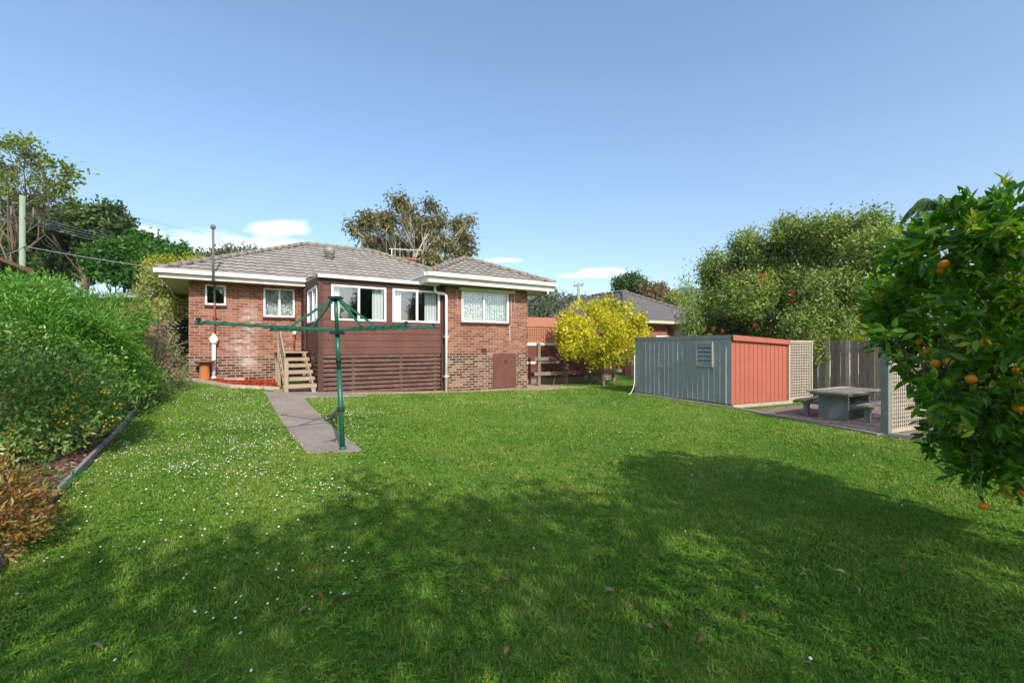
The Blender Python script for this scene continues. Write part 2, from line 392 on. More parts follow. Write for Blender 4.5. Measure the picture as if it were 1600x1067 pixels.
# ------------------------------------------------------------------ house
house = empty('brick_house', (O.x, O.y, 0), HR, 'single-storey orange brick house with grey tiled hip roof and brown sunroom', 'house')
ZW = 3.62; ZB = 1.35
def holes_wall(mb, mapf, a0, a1, z0, z1, holes, b0, b1):
    ac = sorted({a0, a1, *[h[0] for h in holes], *[h[1] for h in holes]}); zc = sorted({z0, z1, *[h[2] for h in holes], *[h[3] for h in holes]})
    ac = [a for a in ac if a0 <= a <= a1]; zc = [z for z in zc if z0 <= z <= z1]
    for i in range(len(ac)-1):
        for j in range(len(zc)-1):
            ca, cz = (ac[i]+ac[i+1])/2, (zc[j]+zc[j+1])/2
            if any(h[0] < ca < h[1] and h[2] < cz < h[3] for h in holes): continue
            mapf(mb, ac[i], ac[i+1], b0, b1, zc[j], zc[j+1])
def fmap(d):  return lambda mb, a0, a1, b0, b1, z0, z1: mb.box(a0, a1, d+b0, d+b1, z0, z1)
def smap(s):  return lambda mb, a0, a1, b0, b1, z0, z1: mb.box(s+b0, s+b1, a0, a1, z0, z1)   # faces -s, a runs along d
def window(mapf, a0, a1, z0, z1, mulls=(), curt=(), sill=True, fw=.055, cmat='curtain', flip=False, louvre=False):
    f = MB()
    for (p, q, r_, t_) in ((a0, a1, z1-fw, z1), (a0, a1, z0, z0+fw), (a0, a0+fw, z0+fw, z1-fw), (a1-fw, a1, z0+fw, z1-fw)): mapf(f, p, q, -.03, .06, r_, t_)
    for m_ in mulls: mapf(f, m_-.03, m_+.03, -.026, .055, z0+fw, z1-fw)
    fr = f.build('window', M['wframe'], house, bevel=.004)
    if louvre:
        g_ = MB(); n = 7
        for i in range(n):
            z = z0+fw+(z1-z0-2*fw)*(i+.5)/n
            mapf(g_, a0+fw, a1-fw, .0+.0, .012, z-.055, z+.05)
        g_.build('pane', M['glass'], fr)
    else:
        g_ = MB(); mapf(g_, a0+fw, a1-fw, .016, .022, z0+fw, z1-fw); g_.build('pane', M['glass'], fr)
    for (c0, c1) in curt:
        c = MB(); n = max(10, int((c1-c0)*60)); 
        for i in range(n):
            x0, x1 = c0+(c1-c0)*i/n, c0+(c1-c0)*(i+1)/n
            w0, w1 = .16+.025*math.sin(i*1.05), .16+.025*math.sin((i+1)*1.05)
            # thin pleat slabs
            q = MB(); mapf(q, x0, x1, .16+.028*math.sin(i*1.1), .17+.028*math.sin(i*1.1), z0+.03, z1-.02)
            c.add(q.v, q.f)
        c.build('curtain', M[cmat], fr)
    if sill:
        s_ = MB(); mapf(s_, a0-.02, a1+.02, -.06, .1, z0-.075, z0-.002); s_.build('sill', M['sillbrick'], fr)
    return fr
M['sillbrick'] = plain('sill_brick', '57352b', .9, .2, 8)

WIN_R = (-2.68, -.83, 2.42, 3.46)
WIN_L = (-8.33, -7.40, 2.58, 3.54); WIN_V = (-9.93, -9.38, 2.90, 3.54)
# main walls
wl = MB()
holes_wall(wl, fmap(0), -3.24, 0, ZB, ZW, [WIN_R], 0, .22)
holes_wall(wl, fmap(3.3), -10.35, -6.9, ZB-.05, ZW, [WIN_L, WIN_V], 0, .22)
wl.box(-.22, 0, .22, 11.2, ZB, ZW); wl.box(-10.35, -10.13, 3.52, 11.2, ZB-.05, ZW); wl.box(-10.35, 0, 11.2, 11.42, ZB-.05, ZW)
wl.box(-3.24, -3.02, .22, 3.3, ZB, ZW)
wall = wl.build('wall', M['brick'], house)
bb = MB()
holes_wall(bb, fmap(0), -3.24, 0, -.3, ZB, [(-1.45, -.5, .1, 1.34)], -.004, .218)
bb.box(-10.354, -6.9, 3.296, 3.518, -.3, ZB-.05); bb.box(-.218, .004, .218, 11.2, -.3, ZB); bb.box(-10.354, -10.13, 3.518, 11.2, -.3, ZB-.05); bb.box(-3.244, -3.02, .218, 3.3, -.3, ZB)
bb.build('brick_base', M['brickbase'], house)
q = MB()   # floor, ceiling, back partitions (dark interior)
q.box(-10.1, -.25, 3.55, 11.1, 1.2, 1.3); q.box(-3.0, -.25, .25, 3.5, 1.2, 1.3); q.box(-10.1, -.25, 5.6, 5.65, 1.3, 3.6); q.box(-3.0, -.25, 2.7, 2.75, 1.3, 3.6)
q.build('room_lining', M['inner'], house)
q = MB(); q.box(-11.0, .74, 2.76, 11.9, 3.625, 3.64); q.box(-4.0, .74, -.52, 2.758, 3.625, 3.64); q.build('soffit', M['cream'], house)
window(fmap(0), *WIN_R[:2], *WIN_R[2:], mulls=[-1.82], curt=[(-2.6, -.9)], cmat='lace')
window(fmap(3.3), *WIN_L, mulls=[-7.86], curt=[(-8.28, -7.45)], cmat='lace')
window(fmap(3.3), *WIN_V, louvre=True, fw=.05)
# hatch door and vent
h = MB(); h.box(-1.45, -.5, -.03, .02, .12, 1.335); hd = h.build('hatch_door', M['clad'], house, bevel=.005)
h = MB(); h.box(-1.0, -.9, -.045, -.032, 1.0, 1.12); h.build('handle', M['post'], hd)
h = MB(); h.box(-1.93, -1.72, -.012, .02, 1.38, 1.53)
for k in range(4): h.box(-1.92, -1.73, -.02, -.013, 1.395+k*.033, 1.41+k*.033)
h.build('air_vent', M['post'], house)
# roller blind box above right window with cords
h = MB(); h.box(-2.78, -.62, -.16, -.002, 3.47, 3.58); bl = h.build('blind_box', M['hoodm'], house, bevel=.01)
h = MB()
for s_, zb in ((-2.86, 2.78), (-.73, 2.2), (-.58, 2.7)):
    h = MB(); h.tube([(s_, -.03, 3.5), (s_+.02, -.03, zb)], .006, 5); h.build('blind_cord', M['wframe'], bl)
h = MB(); h.tube([(-.78, -.015, 2.35), (-.76, -.015, 1.5)], .008, 5); h.build('wall_cable', M['wframe'], house)

# sunroom
SD = .15
clad = MB(); W1 = (-6.78, -5.18, 2.36, 3.40); W2 = (-4.98, -3.40, 2.36, 3.40); WS = (.50, 2.35, 2.34, 3.40)
holes_wall(clad, fmap(SD), -7.02, -3.30, 1.36, 3.6, [W1, W2], .02, .10)
holes_wall(clad, smap(-7.10), .25, 3.3, 1.36, 3.6, [WS], .02, .10)
z = 1.36
while z < 3.42:
    z1 = min(z + .20, 3.42)
    holes_wall(clad, fmap(SD), -7.0, -3.30, z+.006, z1, [W1, W2], 0, .02)
    holes_wall(clad, smap(-7.10), .27, 3.3, z+.006, z1, [WS], 0, .02)
    z += .206
sr = clad.build('sunroom', M['clad'], house)
q = MB(); q.box(-7.14, -7.0, .11, .25, .12, 3.6); q.box(-7.02, -3.27, .11, .15, 3.42, 3.585); q.box(-7.14, -7.10, .25, 3.3, 3.42, 3.585); q.box(-3.36, -3.27, .10, .15, .1, 3.42)
q.build('corner_trim', M['post'], house)
q = MB(); q.box(-7.0, -3.3, .3, 3.3, 1.28, 1.34); q.box(-7.0, -3.3, 3.16, 3.2, 1.34, 3.55); q.build('sunroom_floor', M['inner'], house)
window(fmap(SD), *W1, mulls=[-6.0], curt=[(-6.75, -6.52), (-5.56, -5.22)], sill=False)
window(fmap(SD), *W2, mulls=[-4.18], curt=[(-4.95, -4.66), (-3.86, -3.45)], sill=False)
window(smap(-7.10), *WS, mulls=[1.35], curt=[(.55, .8)], sill=False)
q = MB()
for k in range(9):
    z0 = .2 + k*.132
    dx = rnd.uniform(-.012, .012)
    if z0 < 1.33:
        q.box(-7.0+dx, -3.38+dx, .125, .15, z0, z0+.092)
        q.box(-7.12, -7.10, .27, 3.2, z0, z0+.092)
q.build('slat_skirt', M['slat'], house)
q = MB()
for s_ in (-6.2, -4.75, -3.6): q = MB(); q.box(s_, s_+.09, .152, .22, -.05, 1.33); q.build('stump', M['slat'], house)
for d_ in (1.0, 2.2): q = MB(); q.box(-7.098, -7.03, d_, d_+.09, -.05, 1.33); q.build('stump', M['slat'], house)
q = MB(); q.box(-6.95, -3.4, .9, .93, -.2, 1.27); q.build('painted_underfloor_shade', M['dark'], house)  # added black sheet, its colour stands in for shade under the floor
# toothed strip (board ends) between sunroom wall and brick wall
q = MB()
for k in range(26): q.box(-7.2, -7.13, 2.55, 3.28, 1.5+k*.078, 1.545+k*.078)
q.build('louvre_strip', M['slat'], house)

# roofs
TN = .455
ENDS = MB()
def tile_face(mb, org, e, g_, L, rise, gmax, emin, emax, row=.33, amp=.016, per=.30, step=.06):
    org, e, g_ = Vector(org), Vector(e), Vector(g_); up = Vector((0, 0, 1)); nrows = int(math.ceil(gmax/row))
    for k in range(nrows):
        ga, gb = k*row, min((k+1)*row + .04, gmax); gm = (k+.5)*row
        a, b = emin(min(gm, gmax)), emax(min(gm, gmax))
        if b - a < .05: continue
        n = max(2, int((b-a)/step)); o = len(mb.v); ph = (k % 2)*.5*0
        for i in range(n+1):
            x = a + (b-a)*i/n; wv = amp*(abs(math.cos(math.pi*(x/per+ph)))*2-1)
            jit = rnd.uniform(-.003, .003)
            p = org + e*x
            mb.v.append(tuple(p + g_*ga + up*(rise*ga - .0 + wv + .0))); mb.v.append(tuple(p + g_*ga + up*(rise*ga + .045 + wv + jit))); mb.v.append(tuple(p + g_*gb + up*(rise*gb + .004 + wv)))
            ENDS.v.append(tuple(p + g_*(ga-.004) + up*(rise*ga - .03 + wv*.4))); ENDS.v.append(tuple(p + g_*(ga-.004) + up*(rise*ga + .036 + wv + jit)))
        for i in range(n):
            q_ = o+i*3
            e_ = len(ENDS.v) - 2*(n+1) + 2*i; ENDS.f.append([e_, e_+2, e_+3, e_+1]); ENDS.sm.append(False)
            mb.f.append([q_, q_+3, q_+4, q_+1]); mb.sm.append(False); mb.f.append([q_+1, q_+4, q_+5, q_+2]); mb.sm.append(False)
def caps(mb, a, b, r=.10, seg=.36):
    a, b = Vector(a), Vector(b); n = max(1, int((b-a).length/seg)); d = (b-a)/n
    for i in range(n):
        p = a + d*i; mb.tube([p + Vector((0, 0, .012)), p + d*1.08 - Vector((0, 0, .005))], [r, r*.86], 8)
E0, E1, D0, D1, ZE = -11.05, .84, 2.66, 11.9, 3.80
Lm = E1 - E0; rm = 4.55; TM = .465
rf = MB()
tile_face(rf, (E0, D0, ZE), (1, 0, 0), (0, 1, 0), Lm, TM, rm, lambda g_: g_, lambda g_: Lm - g_)
tile_face(rf, (E0, D0+2*rm, ZE), (0, -1, 0), (1, 0, 0), 2*rm, TM, rm, lambda g_: g_, lambda g_: 2*rm-g_, step=.15)
tile_face(rf, (E1, D0, ZE), (0, 1, 0), (-1, 0, 0), 2*rm, TM, rm, lambda g_: g_, lambda g_: 2*rm-g_, step=.15)
tile_face(rf, (E1, D0+2*rm, ZE), (-1, 0, 0), (0, -1, 0), Lm, TM, rm, lambda g_: g_, lambda g_: Lm-g_, step=.3)
# wing
WA, WB_, WF = -4.12, .84, -.6; wh = (WB_-WA)/2; TWg = .43; ZE2 = 3.86
tile_face(rf, (WA, WF, ZE2), (1, 0, 0), (0, 1, 0), 2*wh, TWg, wh, lambda g_: g_, lambda g_: 2*wh-g_)
tile_face(rf, (WA, 6, ZE2), (0, -1, 0), (1, 0, 0), 6.6, TWg, wh, lambda g_: 0, lambda g_: 6.6-g_, step=.08)
tile_face(rf, (WB_, WF, ZE2), (0, 1, 0), (-1, 0, 0), 6.6, TWg, wh, lambda g_: g_, lambda g_: 6.6, step=.08)
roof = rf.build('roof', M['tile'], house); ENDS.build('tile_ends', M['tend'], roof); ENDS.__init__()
cp = MB(); zr = ZE + TM*rm + .05; zw = ZE2 + TWg*wh + .05
caps(cp, (E0, D0, ZE+.04), (E0+rm, D0+rm, zr)); caps(cp, (E0+rm, D0+rm, zr), (E1-rm, D0+rm, zr)); caps(cp, (E1, D0, ZE+.04), (E1-rm, D0+rm, zr)); caps(cp, (E0, D0+2*rm, ZE+.04), (E0+rm, D0+rm, zr)); caps(cp, (E1, D0+2*rm, ZE+.04), (E1-rm, D0+rm, zr))
caps(cp, (WA, WF, ZE2+.04), (WA+wh, WF+wh, zw)); caps(cp, (WB_, WF, ZE2+.04), (WA+wh, WF+wh, zw)); caps(cp, (WA+wh, WF+wh, zw), (WA+wh, 5, zw))
cp.build('ridge_cap', M['cap'], roof)
# gutters and fascia
gt = MB()
def gut(x0, y0, x1, y1, z, h_=.095, w_=.12):
    d = Vector((x1-x0, y1-y0, 0)); a = Vector((x0, y0, z)); b = Vector((x1, y1, z))
    gt.bar(a, b, w_, h_); gt.bar(a + Vector((0, 0, h_/2+.008)), b + Vector((0, 0, h_/2+.008)), w_+.022, .018)
gut(E0-.03, D0-.03, -7.12, D0-.03, ZE-.02); gut(E0-.03, D0+.035, E0-.03, D1, ZE-.02); gut(WA-.03, WF-.03, WB_+.03, WF-.03, ZE2-.03); gut(WB_+.03, WF+.035, WB_+.03, D1, ZE2-.03); gut(WA-.03, WF+.035, WA-.03, 2.5, ZE2-.03)
gut(-7.16, .02, -3.5, .02, 3.60, .07, .1)
gt.build('gutter', M['white'], house)
fa = MB()
fa.box(E0+.04, -7.1, D0+.035, D0+.06, 3.60, 3.79); fa.box(E0+.035, E0+.06, D0+.06, D1, 3.60, 3.79)
fa.box(WA+.04, WB_-.04, WF+.035, WF+.06, 3.60, 3.83); fa.box(WA+.035, WA+.06, WF+.06, 2.6, 3.60, 3.83); fa.box(WB_-.06, WB_-.035, WF+.06, D1, 3.60, 3.83)
fa.build('fascia', M['white'], house)
q = MB(); q.add([(-7.15, .06, 3.64), (-3.45, .06, 3.64), (-3.45, 3.3, 3.80), (-7.15, 3.3, 3.80), (-7.15, .06, 3.60), (-3.45, .06, 3.60), (-3.45, 3.3, 3.76), (-7.15, 3.3, 3.76)], [(0,1,2,3),(7,6,5,4),(0,4,5,1),(1,5,6,2),(2,6,7,3),(3,7,4,0)])
q.build('sunroom_roof', M['shedroof'], house)
q = MB(); q.add([(-7.14, .15, 3.56), (-7.14, 3.3, 3.56), (-7.14, 3.3, 3.98), (-7.14, 2.6, 3.85), (-7.14, .15, 3.66), (-7.10, .15, 3.56), (-7.10, 3.3, 3.56), (-7.10, 3.3, 3.98), (-7.10, 2.6, 3.85), (-7.10, .15, 3.66)], [(0,4,3,2,1),(5,6,7,8,9),(0,1,6,5),(4,0,5,9),(3,4,9,8),(2,3,8,7)])
q.build('side_fascia', M['post'], house)
# downpipe
q = MB(); q.tube([(-3.62, .02, 3.58), (-3.62, .0, 3.40), (-3.58, -.03, 3.34), (-3.34, -.10, 3.31), (-3.28, -.11, 3.25), (-3.28, -.11, .1)], .045, 10)
dp = q.build('downpipe', M['white'], house)
for z_ in (1.9, .6): q = MB(); q.box(-3.35, -3.21, -.165, -.02, z_, z_+.03); q.build('pipe_bracket', M['white'], dp)
# roof whirlybird
q = MB(); c = Vector((-5.9, 5.4, 0)); zc = ZE + TM*(c.y-D0)
q.lathe([(.15, 0), (.13, .2), (.16, .22), (.21, .29), (.225, .38), (.2, .46), (.12, .53), (.04, .55)], (c.x, c.y, zc-.02), 18)
for k in range(18):
    a = k*math.pi/9; q.bar((c.x+.18*math.cos(a), c.y+.18*math.sin(a), zc+.22), (c.x+.215*math.cos(a+.3), c.y+.215*math.sin(a+.3), zc+.38), .012, .03)
q.build('roof_vent', plain('vent_metal', '8b8b7f', .5, .2, 6, metal=.3), roof)
# chimney and aerial
q = MB(); q.box(-1.6, -.75, 9.6, 10.3, 4.0, 6.35); q.box(-1.66, -.69, 9.54, 10.36, 6.22, 6.3)
ch = q.build('chimney', M['brick'], roof)
q = MB(); q.lathe([(.12, 0), (.1, .3), (.15, .33), (.1, .4)], (-1.1, 9.9, 6.35), 14); q.build('chimney_pot', M['greypipe'], ch)
q = MB(); q.tube([(-2.0, 9.9, 5.2), (-2.0, 9.9, 6.75)], .02, 6); q.tube([(-2.15, 9.9, 6.75), (-.3, 9.9, 6.85)], .02, 6)
for k in range(6): q.tube([(-1.9+k*.28, 9.6, 6.76+k*.015), (-1.9+k*.28, 10.2, 6.76+k*.015)], .012, 5)
q.build('aerial', M['white'], roof)
# tall vent stack on left wall
q = MB(); q.tube([(-9.70, 2.5, 3.55), (-9.70, 2.5, 5.15)], .034, 10); q.lathe([(.05, 0), (.07, .03), (.07, .10), (.03, .13)], (-9.70, 2.5, 5.12), 12)
q.tube([(-9.68, 3.22, 3.62), (-9.68, 3.22, 3.0)], .026, 8)
vs = q.build('vent_stack', M['greypipe'], house)
q = MB(); q.tube([(-9.68, 3.23, 3.0), (-9.68, 3.23, 1.8)], .028, 10); q.box(-9.74, -9.62, 3.2, 3.29, 2.5, 2.53); q.build('pipe', M['pipe'], vs)
# security light bracket under wing eave
q = MB(); q.box(.5, .56, -.56, -.52, 3.53, 3.6); q.tube([(.53, -.54, 3.53), (.53, -.58, 3.49)], .03, 10); q.build('security_light', M['white'], house)
q = MB(); q.tube([(-7.42, 3.2, 1.55), (-7.42, 3.2, 1.95)], .03, 8); mb_ = q.build('tap_pipe', M['pipe'], house)
q = MB(); q.lathe([(.03, 0), (.06, .05), (.06, .14), (.02, .18)], (-7.42, 3.15, 1.98), 12); q.build('wall_light', M['wframe'], house)

# ------------------------------------------------------------------ steps
st = empty('timber_steps', L2W(0, 0), HR, 'tan painted timber steps with open risers and one handrail beside brown sunroom', 'steps')
tz = [1.43, 1.25, 1.07, .89, .71, .53]; td = [1.9, 1.55, 1.2, .85, .5, .15]
lo = MB(); lo.box(-8.02, -7.17, 1.9, 3.28, 1.385, 1.43)
lo.build('landing', M['step'], st, bevel=.004)
for k in range(1, 6):
    t_ = MB(); t_.box(-8.02, -7.17, td[k]-.0, td[k]+.27, tz[k]-.045, tz[k]); t_.box(-8.02, -7.17, td[k]-.024, td[k]-.001, tz[k]-.10, tz[k]+.002)
    t_.build('tread', M['step'], st, bevel=.004)
for s_ in (-7.96, -7.27):
    q = MB(); a = Vector((s_, .2, .46)); b = Vector((s_, 2.0, 1.33)); q.bar(a, b, .04, .2)
    for k in range(6): q.box(s_-.05, s_+.05, td[k]+.0, td[k]+.2, tz[k]-.16, tz[k]-.047)
    q.build('stringer', M['step'], st)
for b_ in ((-8.0, -7.9, .14, .23, .28, 1.25), (-8.03, -7.94, 1.9, 1.99, .3, 2.15), (-7.3, -7.2, .14, .22, .2, .5), (-7.3, -7.2, 2.0, 2.1, .2, 1.38), (-8.0, -7.9, 3.1, 3.2, .3, 1.38)):
    q = MB(); q.box(*b_); q.build('post', M['step'], st)
q = MB(); q.bar((-7.99, .16, 1.25), (-7.99, 1.96, 2.15), .035, .19); q.bar((-7.99, .16, 1.0), (-7.99, 1.96, 1.9), .03, .1); q.build('handrail', M['step'], st)

# white vent pipe, pedestal, splash block, mulch bed
base = gzf(*L2W(-9.7, 3.1).to_2d())
vp = empty('pvc_pipe', L2W(-9.70, 3.16, base), HR, 'white plastic pipe with pointed cap standing against brick wall', 'pipe')
q = MB(); q.tube([(0, 0, 0), (0, 0, 1.15)], .052, 12); q.build('pipe', M['wframe'], vp)
q = MB(); q.lathe([(.055, 1.12), (.10, 1.18), (.12, 1.27), (.11, 1.33), (.0, 1.48)], n=14); q.build('cap', M['wframe'], vp)
q = MB(); q.lathe([(.075, -.02), (.075, .10), (.055, .12)], n=14); q.build('foot', M['wframe'], vp)
base = gzf(*L2W(-10.0, 2.9).to_2d())
bbth = MB(); bbth.lathe([(.17, -.03), (.155, .05), (.115, .5), (.12, .54)], n=24)
pd = empty('garden_pedestal', L2W(-9.93, 2.92, base), 0, 'terracotta pedestal bird bath at left corner of the red mulch bed', 'bird bath')
bbth.build('stem', M['terra'], pd)
q = MB(); q.lathe([(.12, .535), (.26, .56), (.29, .60), (.28, .615), (.2, .60), (.02, .585)], n=24); q.build('bowl', plain('stone_bowl', '8f6f58', .9, .2), pd)
A_ = [L2W(-10.4, 3.28), L2W(-8.0, 3.28)]; B_ = [L2W(-10.1, 2.75), L2W(-9.2, 1.45), L2W(-8.05, .9)]
strip('mulch_bed', [p.to_2d() for p in A_], [p.to_2d() for p in B_], .035, M['mulch'], label='red bark mulch bed against the wall', cat='mulch bed')
def edging(name, pts, w_, h_, mat, label, cat, seg=.4):
    q = MB()
    for a, b in zip(pts[:-1], pts[1:]):
        a, b = Vector(a), Vector(b); n = max(1, int((b-a).length/seg))
        for i in range(n):
            p, r_ = a.lerp(b, i/n), a.lerp(b, (i+1)/n - .004)
            q.bar((p.x, p.y, gzf(p.x, p.y)+h_/2-.04), (r_.x, r_.y, gzf(r_.x, r_.y)+h_/2-.04), w_, h_)
    return tag(q.build(name, mat, bevel=.006), label, cat)
edging('bed_edging', [L2W(-10.4, 2.95), L2W(-10.1, 2.65), L2W(-9.25, 1.32), L2W(-8.05, .82)], .07, .13, M['shedbase'], 'pale stone edging round the red mulch bed', 'edging')
q = MB(); sp_ = L2W(-9.15, 2.95); q.box(-.28, .28, -.1, .1, -.02, .10); q.box(-.28, -.24, -.1, .1, .101, .14)
tag(q.build('splash_block', M['shedbase'], None, (sp_.x, sp_.y, gzf(sp_.x, sp_.y)), HR, .015), 'pale concrete splash block lying on red mulch', 'block')
# mulch chips
rg = np.random.default_rng(5)
def chips(name, n, sampler, size, mat, label, cat, zo=.03):
    P = sampler(n); n = len(P); z = gz(P[:, 0], P[:, 1]) + zo
    a = rg.uniform(0, 6.28, n); l = rg.uniform(.4, 1, n)*size; w_ = l*rg.uniform(.25, .5, n)
    dx, dy = np.cos(a), np.sin(a); t1 = rg.uniform(-.5, .5, n)*l; t2 = rg.uniform(-.5, .5, n)*w_
    c = np.stack([P[:, 0], P[:, 1], z + rg.uniform(0, .02, n)], 1)
    e = np.stack([dx*l, dy*l, t1], 1); f = np.stack([-dy*w_, dx*w_, t2], 1)
    vts = np.stack([c-e-f, c+e-f, c+e+f, c-e+f], 1).reshape(-1, 3)
    return tag(npmesh(name, vts, np.arange(4*n).reshape(-1, 4), mat), label, cat, kind='stuff')
chipm = leafmat('chip', ['6a2417', 'a03c24', 'c4583a', 'd98060'], 0, .9, 2)
def smp(n):
    s_ = rg.uniform(-10.3, -8.05, n); d_ = rg.uniform(.9, 3.25, n)
    lim = np.interp(s_, [-10.3, -10.1, -9.2, -8.05], [3.0, 2.75, 1.45, .95]); k = d_ > lim
    s_, d_ = s_[k], d_[k]; return np.stack([O.x + s_*U.x + d_*V.x, O.y + s_*U.y + d_*V.y], 1)
chips('mulch_chips', 9000, smp, .035, chipm, 'red bark chips spread over the bed', 'mulch', .045)

# ------------------------------------------------------------------ left bed + kerb
K0 = Vector((-3.55, 3.0)); K1 = Vector((-5.37, 5.53)); K2 = Vector((-8.3, 9.9)); K3 = Vector((-9.9, 12.3))
KL = [Vector((-2.2, 1.0)), K0, K1, K2, K3]
strip('garden_bed', [k for k in KL], [k + Vector((-9, -3)) for k in KL], .05, M['soil'], n=24, label='bark covered garden bed', cat='garden bed')
q = MB()
for a, b in ((K0, Vector((-4.75, 4.62))), (Vector((-4.9, 4.84)), Vector((-6.4, 7.0))), (Vector((-6.45, 7.08)), K2)):
    n = 6
    for i in range(n):
        p, r_ = a.lerp(b, i/n), a.lerp(b, (i+1)/n); q.bar((p.x, p.y, gzf(*p)+.025), (r_.x, r_.y, gzf(*r_)+.025), .045, .15)
tag(q.build('timber_kerb', M['kerb'], bevel=.005), 'weathered grey timber edging between left garden bed and lawn', 'edging')
chm2 = leafmat('bark_litter', ['3a2a22', '6b4a3c', '8d6b58', 'b59a86'], 0, .95, 2)
def smp2(n):
    t_ = rg.uniform(0, 1, n); y = 2 + t_*9; x = np.interp(y, [1, 3, 5.53, 9.9], [-2.2, -3.55, -5.37, -8.3]) - .05 - rg.uniform(0, 2.2, n)**1; return np.stack([x, y], 1)
chips('bark_litter', 14000, smp2, .04, chm2, 'brown bark litter on the left bed', 'bark litter', .06)

# ------------------------------------------------------------------ clothes line
hp = Vector((-2.63, 6.96, 0)); hb = gzf(hp.x, hp.y)
ho = empty('clothes_hoist', (hp.x, hp.y, 0), 0, 'dark green rotary clothes hoist with four arms standing on the concrete path', 'clothes hoist')
HA = 1.84; HT = 2.36; lean = Vector((-.11, 0, 0))
def pl(z): return Vector(lean * (z/HT)) + Vector((0, 0, z))
q = MB(); q.tube([pl(-.05), pl(1.25)], .037, 16); q.tube([pl(1.25), pl(1.8)], .034, 16); q.lathe([(.06, 0), (.045, .05)], (0, 0, .01), 16); q.build('pole', M['green'], ho)
q = MB(); q.tube([pl(1.79), pl(1.83)], .045, 16); q.build('collar', M['wire'], ho); q = MB(); q.tube([pl(1.36), pl(1.42)], .042, 12); q.build('collar', M['wire'], ho)
q = MB(); q.tube([pl(1.83), pl(HT)], .03, 14); q.build('upper_pole', M['green'], ho)
q = MB(); c = pl(HT); q.box(c.x-.085, c.x+.085, -.085, .085, HT-.02, HT+.02); q.build('bracket', M['wire'], ho); q = MB(); c = pl(HA); q.box(c.x-.085, c.x+.085, -.085, .085, HA-.045, HA-.005); q.build('bracket', M['wire'], ho)
th = math.radians(42)
for k, (an, ln, rs) in enumerate(((th, 1.78, .10), (th+math.pi, 1.82, .06), (th+math.pi/2+.42, 1.5, .03), (th-math.pi/2+.42, 1.35, .05))):
    d = Vector((math.cos(an), math.sin(an), 0)); c = pl(HA); a = c + Vector((0, 0, .02)); b = a + d*ln + Vector((0, 0, rs))
    q = MB(); q.bar(a, b, .03, .045); ar = q.build('arm', M['green'], ho, bevel=.006)
    m = a.lerp(b, .36); q = MB(); q.bar(pl(HT-.02) + d*.05, m + Vector((0, 0, .03)), .022, .034); q.build('strut', M['green'], ar)
    q = MB(); n = 60; turns = 7; pts = []
    for i in range(n):
        t_ = .25 + .75*i/n; p = a.lerp(b, t_); f = 2*math.pi*turns*i/n; sd_ = d.cross(Vector((0, 0, 1)))
        pts.append(p + sd_*.021*math.cos(f) + Vector((0, 0, .034*math.sin(f))))
    pts.append(b + d*.06 + Vector((0, 0, -.02))); q.tube(pts, .0045, 5); q.build('line_wire', M['wire'], ar)
    q = MB(); q.box(-.02, .02, -.02, .02, -.01, .06, Matrix.Translation(b - d*.04 + Vector((0, 0, .0)))); q.build('end_cap', M['wire'], ar)
# rag tied round the pole
q = MB(); 
for j in range(3): q.tube([pl(.62+.02*j) + Vector((.046*math.cos(a*.7), .046*math.sin(a*.7), .008*math.sin(a*2))) for a in range(10)], .014, 6)
q.tube([pl(.63)+Vector((-.045, -.02, 0)), pl(.56)+Vector((-.09, -.04, 0)), pl(.49)+Vector((-.15, -.04, 0)), pl(.47)+Vector((-.22, -.03, 0)), pl(.48)+Vector((-.26, -.03, 0))], [.018, .03, .024, .018, .008], 7)
q.tube([pl(.62)+Vector((-.04, -.03, 0)), pl(.52)+Vector((-.07, -.05, 0)), pl(.44)+Vector((-.05, -.05, 0))], [.018, .022, .008], 7)
tag(q.build('tied_rag', M['rag'], None, (hp.x, hp.y, 0)), 'dark grey rag knotted round the clothes hoist pole', 'rag')

# ------------------------------------------------------------------ shed
SA = Vector((5.73, 11.7)); e1 = Vector((-.425, .905)).normalized(); e2 = Vector((.905, .425)).normalized()
sh_r = math.atan2(e2.y, e2.x)      # local x = e2 (red side), local y = e1 (grey side)
shed = empty('garden_shed', (SA.x, SA.y, 0), sh_r, 'low metal garden shed with grey ribbed front and red side', 'shed')
LS, WSD, HS, HB = 3.72, 2.25, 1.86, 1.74
def ribbed(mb, L, ztop0, ztop1, fx, n, z0=.08):
    """ribbed sheet along a; fx(a,b,z)->vec ; b outwards"""
    prof = []
    for i in range(n):
        a = L*i/n; w_ = L/n
        prof += [(a, 0), (a+w_*.80, 0), (a+w_*.86, .018), (a+w_*.94, .018)]
    prof.append((L, 0)); o = len(mb.v)
    for (a, b) in prof:
        zt = ztop0 + (ztop1-ztop0)*a/L; mb.v.append(tuple(fx(a, b, z0))); mb.v.append(tuple(fx(a, b, zt)))
    for i in range(len(prof)-1): mb.f.append([o+2*i, o+2*i+2, o+2*i+3, o+2*i+1]); mb.sm.append(False)
q = MB(); ribbed(q, LS, HS, HS, lambda a, b, z: Vector((-b, a, z)), 20); ribbed(q, WSD, HB, HB, lambda a, b, z: Vector((WSD+b, a*LS/WSD, z)), 12); ribbed(q, WSD, HS, HB, lambda a, b, z: Vector((a, LS+b, z)), 12)
fw_ = q.build('front_wall', M['shedgrey'], shed)
q = MB(); ribbed(q, WSD, HS, HB, lambda a, b, z: Vector((a, -b, z)), 13); q.build('side_wall', M['shedred'], shed)
